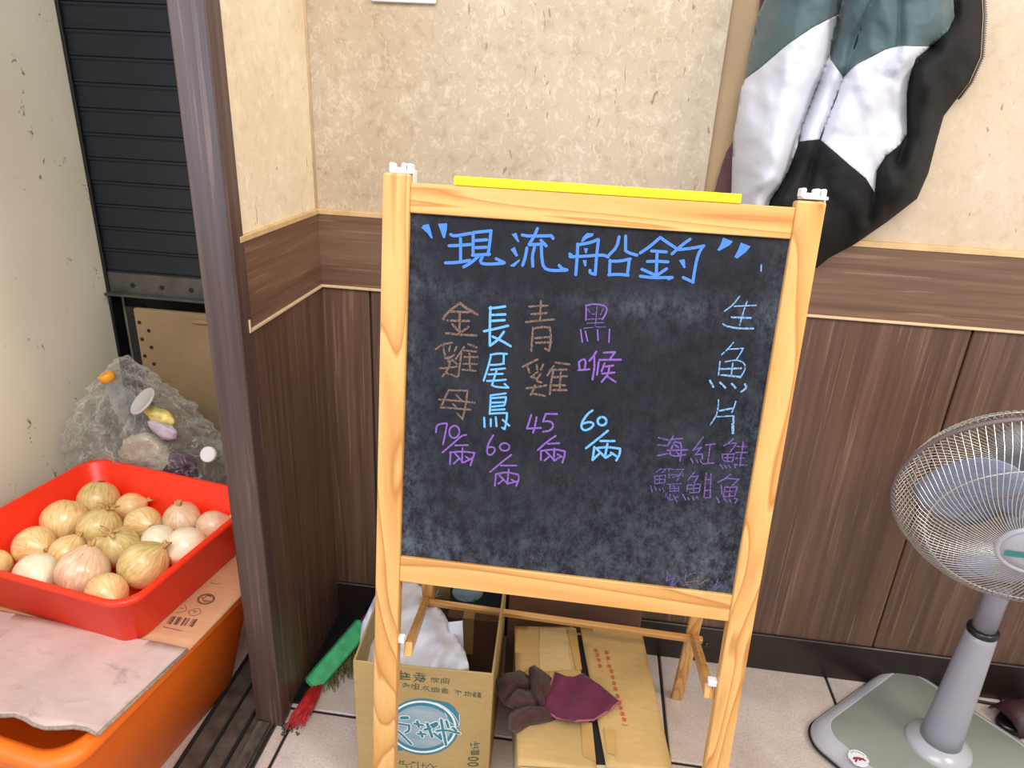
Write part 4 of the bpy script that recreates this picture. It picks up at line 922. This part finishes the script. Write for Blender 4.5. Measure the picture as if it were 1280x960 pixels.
pb = thing('pink_ball', 'pink rounded object at the near right corner inside the tea carton', 'ball', tuple(pk))
bm = bmesh.new(); bmesh.ops.create_uvsphere(bm, u_segments=20, v_segments=12, radius=0.0145); bmesh.ops.translate(bm, verts=bm.verts, vec=pk)
obj('shell', bm, plastic('pink_plastic', srgb(190, 60, 100), 0.4), pb, smooth=True)
bm = bmesh.new(); tube(bm, [pk - Vector((0, 0, 0.24)), pk - Vector((0, 0, 0.010))], 0.006, 10); obj('stick', bm, M_PURPLE, pb)

# ================================================================== KRAFT CARTON with gap, dark carton, glove
ZK = 0.20
K0, K1_, K2, K3 = at_z(650, 957, ZK), at_z(841, 962, ZK), at_z(802, 790, ZK), at_z(643, 783, ZK)
kc = thing('kraft_carton', 'low tan carton with red print and a dark gap between its lids, under the chalkboard', 'box', ((K0.x + K2.x) / 2, (K0.y + K2.y) / 2, 0))
def quadbox(bm, c, z0, z1, t=None):
    vs = [bm.verts.new((p[0], p[1], z)) for z in (z0, z1) for p in c]
    for q in ((0, 3, 2, 1), (4, 5, 6, 7), (0, 1, 5, 4), (1, 2, 6, 5), (2, 3, 7, 6), (3, 0, 4, 7)): bm.faces.new([vs[i] for i in q])
    return bm
def shrink(c, k):
    cx = sum(p.x for p in c) / 4; cy = sum(p.y for p in c) / 4; return [(cx + (p.x - cx) * k, cy + (p.y - cy) * k) for p in c]
cc = [K0, K1_, K2, K3]
obj('carton_body', quadbox(bmesh.new(), shrink(cc, 0.985), 0.001, ZK - 0.008), M_CARD2, kc)
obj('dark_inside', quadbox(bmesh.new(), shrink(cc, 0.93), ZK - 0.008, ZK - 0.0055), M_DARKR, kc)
g0_, g1_ = at_z(717, 784, ZK), at_z(746, 959, ZK); h0, h1 = at_z(725, 784, ZK), at_z(758, 960, ZK)
def lidf(a):
    def f(x, y): return Vector((x, y, ZK + 0.002 * noise.noise(Vector((x * 12, y * 12, a))) + 0.001))
    return f
o = obj('left_flap', panel([(K0.x - .004, K0.y), (g1_.x, g1_.y - 0.004), (g0_.x, g0_.y), (K3.x, K3.y)], lidf(1), 0.02), M_CARD, kc); solid(o, 0.004)
o = obj('right_flap', panel([(h1.x, h1.y + 0.002), (K1_.x, K1_.y - .006), (K2.x, K2.y), (h0.x, h0.y)], lidf(2), 0.02), M_CARD, kc); solid(o, 0.004)
kz = Plane((0, 0, ZK + 0.0022), (1, 0, 0), (0, 1, 0)); K2_ = (600, 720, 4.0)
bm = bmesh.new(); wedges(bm, kz, *K2_, '300,262 430,262 445,400 460,470 300,480 295,380', 0.0006); obj('pale_patch', bm, M_CPALE, kc, label='paler patch where a label was')
for tp_ in ('435,262 480,262 510,470 480,470', '620,760 668,770 680,900 635,885', '505,730 560,735 580,930 515,900'):
    bm = bmesh.new(); wedges(bm, kz, *K2_, tp_, 0.0007); obj('packing_tape', bm, M_TAPE, kc)
bm = bmesh.new(); N1 = (730, 800, 8.0)
def han(cx, cy, s_, seed):
    rnd = random.Random(seed); out = ''
    for k in range(3): out += '%.1f,%.1f %.1f,%.1f;' % (cx - s_ * rnd.uniform(.6, 1), cy - s_ * .7 + k * s_ * .65, cx + s_ * rnd.uniform(.6, 1), cy - s_ * .45 + k * s_ * .65)
    out += '%.1f,%.1f %.1f,%.1f;' % (cx - s_ * .3, cy - s_ * .9, cx + s_ * .1, cy + s_ * .9) + '%.1f,%.1f %.1f,%.1f;' % (cx + s_ * .55, cy - s_ * .5, cx + s_ * .75, cy + s_ * .7)
    return out
s = ''
for i, (x, y) in enumerate(((120, 105), (135, 150), (148, 200), (160, 258))): s += han(x, y, 20, i)
for i, (x, y) in enumerate(((225, 125), (240, 182), (252, 262), (272, 312), (285, 372), (298, 432), (315, 488), (335, 560), (352, 630), (368, 680), (384, 738), (402, 795))): s += han(x, y, 21, i + 9)
s += '180,305 190,315;235,215 242,222;335,600 375,612;380,838 405,855 440,850'
write(bm, kz, *N1, s, 0.9); obj('red_lettering', bm, M_INKR, kc)
bm = bmesh.new(); write(bm, kz, *K2_, '222,478 342,464 348,505;222,478 225,500;430,440 452,438;436,455 455,452;392,470 394,480', 0.7); obj('red_stamp', bm, M_INKR, kc)

dk = thing('dark_brown_carton', 'dark brown carton against the wall behind the low tan carton', 'box', (0.05, 1.28, 0))
dx0, dx1 = at_y(634, 780, 1.235).x, at_y(801, 780, 1.235).x
bm = B(W0, dx0, dx1, 1.235, 1.345, 0.001, 0.285, 0.002); obj('carton_body', bm, M_CDARK, dk)
o = obj('top_flap', B(Fr((dx0, 1.240, 0.286), (1, 0, 0), (0, 0.8, 0.6), (0, -0.6, 0.8)), 0.002, dx1 - dx0 - 0.002, 0, 0.07, 0.0, 0.003), M_CDARK, dk)

# work glove lying on the tan carton
gl = thing('work_glove', 'crumpled brown work glove with flared maroon cuff lying on the tan carton', 'glove', tuple(at_z(690, 870, ZK)))
cuff = [(694, 840), (707, 845), (717, 846), (728, 842), (748, 855), (774, 877), (758, 890), (742, 900), (720, 901), (695, 897), (680, 886), (686, 862)]
def cufff(x, y):
    d = min(math.hypot(x - a, y - b) for a, b in ((680, 886), (694, 840), (774, 877))); q = Vector((x * 0.05, y * 0.05, 0))
    z = ZK + 0.012 + 0.020 * math.exp(-((x - 712) / 22.0) ** 2) + 0.010 * noise.noise(q) + 0.008 * math.sin(x * 0.13 + y * 0.08) + 0.008 * abs(noise.noise(q * 1.8))
    return at_z(x, y, z)
o = obj('cuff', panel(cuff, cufff, 5), M_MAR, gl, smooth=True); solid(o, 0.003, 0)
bm = bmesh.new(); ed = [(694, 840), (686, 862), (680, 886), (695, 897), (720, 901), (742, 900), (758, 890), (774, 877)]
tube(bm, [cufff(*p) for p in ed], 0.0018, 6); obj('cuff_piping', bm, M_MARE, gl)
hand = [(621, 851), (632, 842), (650, 838), (661, 845), (662, 835), (668, 832), (680, 840), (692, 850), (696, 866), (690, 884), (700, 896), (690, 901), (662, 906), (645, 916), (636, 912), (636, 897), (642, 886), (630, 880), (622, 868)]
GRV = [([(636, 872), (646, 860), (660, 862)], 0.030, 4.0), ([(642, 888), (660, 881), (684, 884)], 0.022, 3.5), ([(661, 845), (664, 862), (672, 880)], 0.024, 3.2), ([(680, 846), (676, 862), (683, 878)], 0.012, 3.5), ([(650, 900), (668, 894), (690, 896)], 0.008, 3.5)]
def handf(x, y):
    d = pld(x, y, hand + hand[:1]); h = 0.004 + 0.050 * (1 - math.exp(-d / 9.0))
    for pl, a, w_ in GRV: h -= a * math.exp(-(pld(x, y, pl) / w_) ** 2)
    q = Vector((x * 0.06, y * 0.06, 4)); h += 0.010 * noise.noise(q) + 0.004 * noise.noise(q * 2.5)
    return at_z(x, y, ZK + max(0.004, h))
o = obj('hand', panel(hand, handf, 2.5), M_BRNC, gl, smooth=True); solid(o, 0.0025, 0)

# ================================================================== COAT on the wall
OUT = [(985, -90), (956, 0), (947, 21), (938, 64), (932, 99), (927, 110), (922, 142), (917, 170), (914, 245), (915, 275), (935, 300), (985, 325), (1020, 335), (1036, 322), (1068, 305), (1110, 276), (1146, 248), (1160, 216), (1170, 177), (1179, 145), (1211, 103), (1225, 71), (1228, 21), (1227, 0), (1212, -90)]
FOLDS = [([(1092, -90), (1089, 0), (1072, 45), (1057, 92)], 0.020, 7), ([(1060, -90), (1049, 17), (1038, 70), (1018, 117), (1002, 159), (986, 213), (963, 250), (950, 300)], 0.055, 9),
         ([(1054, 97), (1040, 135), (1025, 174), (1008, 230)], 0.022, 7), ([(1163, 58), (1140, 85), (1134, 120), (1134, 167), (1124, 200)], 0.035, 9), ([(1120, -60), (1124, 30), (1124, 56)], 0.014, 6),
         ([(1193, -60), (1193, 21), (1165, 60)], 0.03, 10), ([(1107, 195), (1096, 213), (1093, 241), (1085, 275)], 0.018, 6), ([(1131, 62), (1128, 78), (1120, 86)], -0.015, 6), ([(1000, 20), (985, 60), (975, 130)], -0.012, 14),
         ([(1090, 110), (1085, 150), (1098, 200)], -0.014, 12), ([(950, 232), (965, 222), (978, 228)], -0.010, 6), ([(1160, 110), (1150, 190), (1120, 250)], -0.014, 12)]
def coatf(x, y):
    d = pld(x, y, OUT); Y = 1.354 - 0.105 * (1 - math.exp(-d / 20.0))
    for pl, a, w_ in FOLDS: Y += a * math.exp(-(pld(x, y, pl) / w_) ** 1.5)
    q = Vector((x * 0.016, y * 0.010, 2)); Y += 0.032 * noise.noise(q) + 0.010 * noise.noise(q * 3) + 0.0025 * noise.noise(q * 9)
    return at_y(x, y, min(Y, 1.362))
ct = thing('jacket', 'teal, white and black colour-block jacket hanging on the wall at upper right', 'jacket', tuple(at_y(1090, 330, 1.30)))
W_L = [(932, 99), (951, 85), (986, 55), (1015, 35), (1049, 17), (1041, 46), (1037, 68), (1018, 117), (1002, 159), (997, 184), (986, 213), (974, 234), (963, 250), (950, 300), (935, 300), (915, 275), (914, 245), (917, 170), (922, 142), (927, 110)]
T_L = [(985, -90), (956, 0), (947, 21), (938, 64), (932, 99), (951, 85), (986, 55), (1015, 35), (1049, 17), (1054, 0), (1062, -90)]
T_C = [(1062, -90), (1054, 0), (1049, 17), (1041, 46), (1038, 73), (1054, 97), (1071, 81), (1107, 62), (1124, 58), (1163, 58), (1185, 39), (1193, 21), (1191, 0), (1185, -90)]
L_C = [(1037, 68), (1038, 73), (1054, 97), (1040, 135), (1025, 174), (1000, 177), (1002, 159), (1018, 117)]
W_R = [(1054, 97), (1071, 81), (1107, 62), (1124, 58), (1163, 58), (1144, 73), (1137, 96), (1133, 117), (1134, 167), (1124, 181), (1107, 195), (1096, 213), (1093, 241), (1082, 223), (1057, 202), (1025, 174), (1040, 135)]
BK = [(1002, 159), (1000, 177), (1025, 174), (1057, 202), (1082, 223), (1093, 241), (1096, 213), (1107, 195), (1124, 181), (1134, 167), (1133, 117), (1137, 96), (1144, 73), (1163, 58), (1185, 39), (1193, 21), (1191, 0), (1185, -90), (1212, -90), (1227, 0), (1228, 21), (1225, 71), (1211, 103), (1179, 145), (1170, 177), (1160, 216), (1146, 248), (1110, 276), (1068, 305), (1036, 322), (1020, 335), (985, 325), (935, 300), (950, 300), (963, 250), (974, 234), (986, 213), (997, 184)]
for nm, pl, mt in (('white_sleeve_panel', W_L, M_LAV), ('teal_shoulder_panel', T_L, M_TEAL), ('teal_yoke_panel', T_C, M_TEAL), ('white_gusset_panel', L_C, M_LAV), ('white_chest_panel', W_R, M_LAV), ('black_body_panel', BK, M_BLK)):
    o = obj(nm, panel(pl, coatf, 4), mt, ct, smooth=True); solid(o, 0.0016, 0)
bm = bmesh.new(); zz = [(1212, -90), (1227, 0), (1228, 21), (1225, 71), (1211, 103), (1195, 124)]
zp = [coatf(*p) + Vector((0.002, -0.004, 0)) for p in zz]; tube(bm, zp, 0.0018, 6)
for a, b in zip(zp, zp[1:]):
    n = int((b - a).length / 0.0035)
    for i in range(n): p = a.lerp(b, i / n); box(bm, Fr(p), -0.001, 0.0035, -0.0012, 0.0012, -0.0007, 0.0007)
obj('zipper', bm, M_GALV, ct)
bm = bmesh.new(); tube(bm, [coatf(*p) + Vector((0, -0.0025, 0)) for p in ((1089, -60), (1089, 0), (1072, 45), (1057, 92))], 0.0012, 6); tube(bm, [coatf(*p) + Vector((0, -0.0025, 0)) for p in ((1054, 97), (1040, 135), (1025, 174))], 0.001, 6)
obj('seam', bm, M_BLK, ct)
hk = at_y(1100, -95, 1.35); bm = bmesh.new(); tube(bm, [(hk.x, YW + 0.006, hk.z + 0.03), (hk.x, 1.30, hk.z + 0.02), (hk.x, 1.27, hk.z + 0.05)], 0.005, 10)
props(obj('wall_hook', bm, M_GALV, origin=hk), 'metal hook that the colour-block jacket hangs from', 'hook')
# second garment peeking out behind
mg = thing('maroon_garment', 'maroon garment showing behind the jacket\'s left edge', 'garment', tuple(at_y(905, 300, 1.34)))
def mgf(x, y): return at_y(x, y, 1.3685 - 0.006 * (0.5 + 0.5 * math.sin(x * 0.9 + y * 0.06)))
o = obj('garment_cloth', panel([(975, -90), (951, -5), (949, 12), (962, 60), (955, 110), (931, 152), (908, 190), (897, 225), (892, 245), (896, 300), (940, 310), (1000, 300), (1000, 100), (1010, -90)], mgf, 6), M_MAUVE, mg, smooth=True); solid(o, 0.002, 0)

# umbrella tip hanging at the top left
ux, uy = -1.195, 1.16
um = thing('folded_umbrella', 'navy folded umbrella hanging at the top left corner', 'umbrella', (ux, uy, 1.06))
bm = bmesh.new(); lo = []
for i, (z, r) in enumerate(((1.175, 0.010), (1.20, 0.020), (1.28, 0.030), (1.38, 0.038), (1.50, 0.042), (1.62, 0.040), (1.75, 0.025))):
    lo.append([Vector((ux + r * (1 + 0.12 * math.cos(k * PI / 2)) * math.cos(2 * PI * k / 32 + z), uy + r * (1 + 0.12 * math.cos(k * PI / 2)) * math.sin(2 * PI * k / 32 + z), z)) for k in range(32)])
loft(bm, lo); obj('canopy', bm, M_NAVY, um)
bm = bmesh.new(); tube(bm, [(ux, uy, 1.18), (ux, uy, 1.12), (ux, uy, 1.115), (ux, uy, 1.09)], [0.011, 0.009, 0.007, 0.006], 12); obj('tip', bm, M_BLACK, um)
bm = bmesh.new(); tube(bm, [(ux, uy, 1.74), (ux, uy, 1.84)], 0.006, 10); tube(bm, [(ux, uy, 1.82), (-1.245, uy, 1.86)], 0.004, 8); obj('shaft', bm, M_BLACK, um)

# ================================================================== FAN
fc = Vector((0.818, 1.160, 0)); FR_ = 0.200
fan = thing('pedestal_fan', 'silver-grey pedestal fan with wire cage at the right edge', 'fan', (fc.x, fc.y, 0))
# base: rounded slab, turned
bang2 = math.radians(-18)
BC = at_z(1168, 905, 0.03)
fbs = rotz((0.805, 1.168, 0), math.radians(41))
def Fb(hx_, hy2, r, z): return rrect(fbs, hx_, hy2, r, z, 8)
bm = loft(bmesh.new(), [Fb(0.192, 0.170, 0.055, 0.003), Fb(0.198, 0.176, 0.06, 0.006), Fb(0.199, 0.177, 0.06, 0.011)], True, True); obj('base_rim', bm, M_BLACK, fan)
bm = loft(bmesh.new(), [Fb(0.197, 0.175, 0.06, 0.010), Fb(0.195, 0.173, 0.06, 0.018), Fb(0.184, 0.162, 0.055, 0.033), Fb(0.168, 0.146, 0.045, 0.040)], True, True); obj('base_plate', bm, M_SILV, fan)
bm = loft(bmesh.new(), [Fb(0.168, 0.146, 0.045, 0.038), Fb(0.164, 0.142, 0.045, 0.0415), Fb(0.05, 0.04, 0.03, 0.044)], True, True); obj('base_top', bm, M_BASEG, fan)
fcn = Fr((fc.x, fc.y, 0))
bm = ring(fcn, [(0.062, 0.037), (0.064, 0.044), (0.060, 0.052), (0.048, 0.058), (0.040, 0.064)]); obj('pole_collar', bm, M_SILV, fan)
bm = ring(fcn, [(0.040, 0.055), (0.037, 0.10), (0.0275, 0.33), (0.026, 0.345)]); obj('lower_pole', bm, M_GREY, fan)
bm = ring(fcn, [(0.0265, 0.343), (0.0275, 0.346), (0.0275, 0.353), (0.022, 0.356)]); obj('height_ring', bm, M_BLACK, fan)
bm = ring(fcn, [(0.0205, 0.35), (0.0205, 0.55)]); obj('upper_pole', bm, M_GREY, fan)
FC = Vector((0.756, 1.070, 0.668)); az, el = -0.30, -0.34
AX = Vector((math.sin(az) * math.cos(el), -math.cos(az) * math.cos(el), math.sin(el))); XU = AX.cross(Vector((0, 0, 1))).normalized(); YU = XU.cross(AX)
FH = Fr(FC, XU, YU, AX)     # z points where the fan blows
def prof_wire(fr, a, front, swirl, n=9):
    pts = []
    for i in range(n):
        t = i / (n - 1)
        r = 0.048 + (FR_ - 0.048) * t
        depth = (0.085 - 0.018 * t - 0.062 * max(0, (t - 0.55) / 0.45) ** 2.2) if front else (-0.080 + 0.010 * t + 0.062 * max(0, (t - 0.6) / 0.4) ** 2.2)
        ang = a + swirl * (1 - (1 - t) ** 1.5)
        pts.append(fr(r * math.cos(ang), r * math.sin(ang), depth))
    return pts
for front, nm, sw_ in ((True, 'front_grille_wires', 0.45), (False, 'rear_grille_wires', -0.35)):
    bm = bmesh.new()
    for k in range(110): tube(bm, prof_wire(FH, 2 * PI * k / 110, front, sw_), 0.0009, 4, False)
    obj(nm, bm, M_WIRE, fan, kind='stuff')
def hoop(fr, R, z, r, n=72): 
    loops = []
    for i in range(n + 1):
        a = 2 * PI * i / n; loops.append([fr((R + r * math.cos(b)) * math.cos(a), (R + r * math.cos(b)) * math.sin(a), z + r * math.sin(b)) for b in [2 * PI * j / 8 for j in range(8)]])
    return loft(bmesh.new(), loops, False, False)
obj('cage_rim', hoop(FH, FR_, 0.0, 0.0042), M_RING, fan)
obj('grille_ring', hoop(FH, 0.150, 0.0615, 0.0014), M_WIRE, fan); obj('grille_ring', hoop(FH, 0.112, 0.073, 0.0016), M_RING, fan); obj('grille_ring', hoop(FH, 0.165, -0.058, 0.0014), M_WIRE, fan)
obj('grille_hub_ring', hoop(FH, 0.050, 0.085, 0.0045, 48), M_SILV, fan)
bm = loft(bmesh.new(), [circle(FH, a, b, 40) for a, b in ((0.048, 0.082), (0.047, 0.087), (0.030, 0.090), (0.002, 0.091))]); hc = obj('hub_cap', bm, M_SILV, fan)
bm = bmesh.new()
def fq(l, off=0.0915): bm.faces.new([bm.verts.new(FH(a, b, off)) for a, b in l])
fq([(-0.044, 0.010), (-0.020, 0.004), (-0.010, 0.008), (-0.010, -0.006), (-0.024, -0.010), (-0.044, -0.004)]); fq([(-0.008, 0.004), (0.008, -0.002), (0.008, -0.014), (-0.008, -0.008)]); fq([(0.010, 0.0), (0.040, -0.008), (0.038, -0.020), (0.010, -0.014)])
obj('teal_badge', bm, plain('badge_teal', srgb(40, 130, 130), 0.4), hc)
bm = loft(bmesh.new(), [circle(FH, a, b, 32) for a, b in ((0.034, 0.045), (0.036, 0.035), (0.036, -0.01), (0.03, -0.015))]); obj('blade_hub', bm, M_GREY, fan)
for k in range(3):
    bm = bmesh.new(); grid = []
    for i in range(11):
        t = i / 10; r = 0.03 + 0.138 * t; row = []
        wd = 0.6 + 0.9 * math.sin(PI * min(1, t * 0.85 + 0.12)) ** 0.8
        for j in range(9):
            u = j / 8 - 0.5; a = 2 * PI * k / 3 + u * wd * 1.35 + 0.35 * t; row.append(bm.verts.new(FH(r * math.cos(a), r * math.sin(a), 0.015 + u * 0.055 * (1 - 0.25 * t))))
        grid.append(row)
    for i in range(10):
        for j in range(8): bm.faces.new((grid[i][j], grid[i + 1][j], grid[i + 1][j + 1], grid[i][j + 1]))
    o = obj('fan_blade', bm, M_BLADE, fan, smooth=True); solid(o, 0.002)
bm = loft(bmesh.new(), [circle(FH, a, b, 32) for a, b in ((0.045, -0.080), (0.055, -0.085), (0.056, -0.13), (0.045, -0.165), (0.02, -0.18))]); obj('motor_housing', bm, M_GREY, fan)
bm = bmesh.new(); tube(bm, [(fc.x, fc.y, 0.52), (fc.x, fc.y, 0.58), FH(0, -0.01, -0.12)], [0.024, 0.026, 0.028], 16); obj('neck', bm, M_GREY, fan)
# round sticker
st_c = at_z(1073, 948, 0.0425); bm = bmesh.new(); fst = Fr((st_c.x, st_c.y, 0.0435)); stk = obj('round_sticker', loft(bm, [circle(fst, 0.020, -0.002, 28), circle(fst, 0.020, 0.0, 28)]), M_WPLAST, fan, label='round white sticker with red emblem')
stp = Plane((0, 0, 0.0435), (1, 0, 0), (0, 1, 0)); S1 = (1050, 925, 25.6)
bm = bmesh.new(); write(bm, stp, *S1, '430,600 600,560 800,660;500,690 560,560 640,600;620,640 740,600;470,560 520,600', 2.4); obj('red_emblem', bm, plain('emblem_red', srgb(150, 44, 62), 0.5), stk)
bm = bmesh.new(); write(bm, stp, *S1, '350,370 380,410;420,340 420,390;480,370 530,385;560,390 620,410;640,420 700,450;720,470 770,495;310,610 400,730;580,850 640,865;900,760 950,750;850,560 880,600', 0.7); obj('sticker_text', bm, M_INKK, stk)
# cable and a dark item behind the fan
bm = bmesh.new(); cpts = [at_z(x, y, 0.004) for x, y in ((1150, 866), (1200, 872), (1236, 879), (1262, 883), (1285, 889), (1330, 905))]; tube(bm, cpts, 0.0035, 8)
props(obj('power_cable', bm, M_BLACK, origin=cpts[0]), 'black cable running along the floor behind the fan', 'cable')
sp_ = at_z(1272, 908, 0.0); shoe = thing('dark_slipper', 'dark reddish-brown slipper on the floor at the far right behind the fan', 'slipper', tuple(sp_))
fs = rotz((sp_.x + 0.06, sp_.y + 0.02, 0), 0.3)
bm = loft(bmesh.new(), [circle(fs, 0.115, 0.001, 28, 0.042), circle(fs, 0.118, 0.010, 28, 0.045), circle(fs, 0.113, 0.018, 28, 0.041)]); obj('sole', bm, M_BLACK, shoe)
bm = bmesh.new(); lo = []
for i in range(9):
    a = PI * i / 8; lo.append([fs(x_, 0.043 * math.cos(a), 0.016 + (0.045 if x_ > -0.09 else 0.02) * math.sin(a)) for x_ in (-0.105, -0.085, -0.05, -0.01)])
loft(bm, lo, False, False, closed=False); solid(obj('strap', bm, plain('maroon_leather', srgb(62, 34, 36), 0.5), shoe, smooth=True), 0.003)
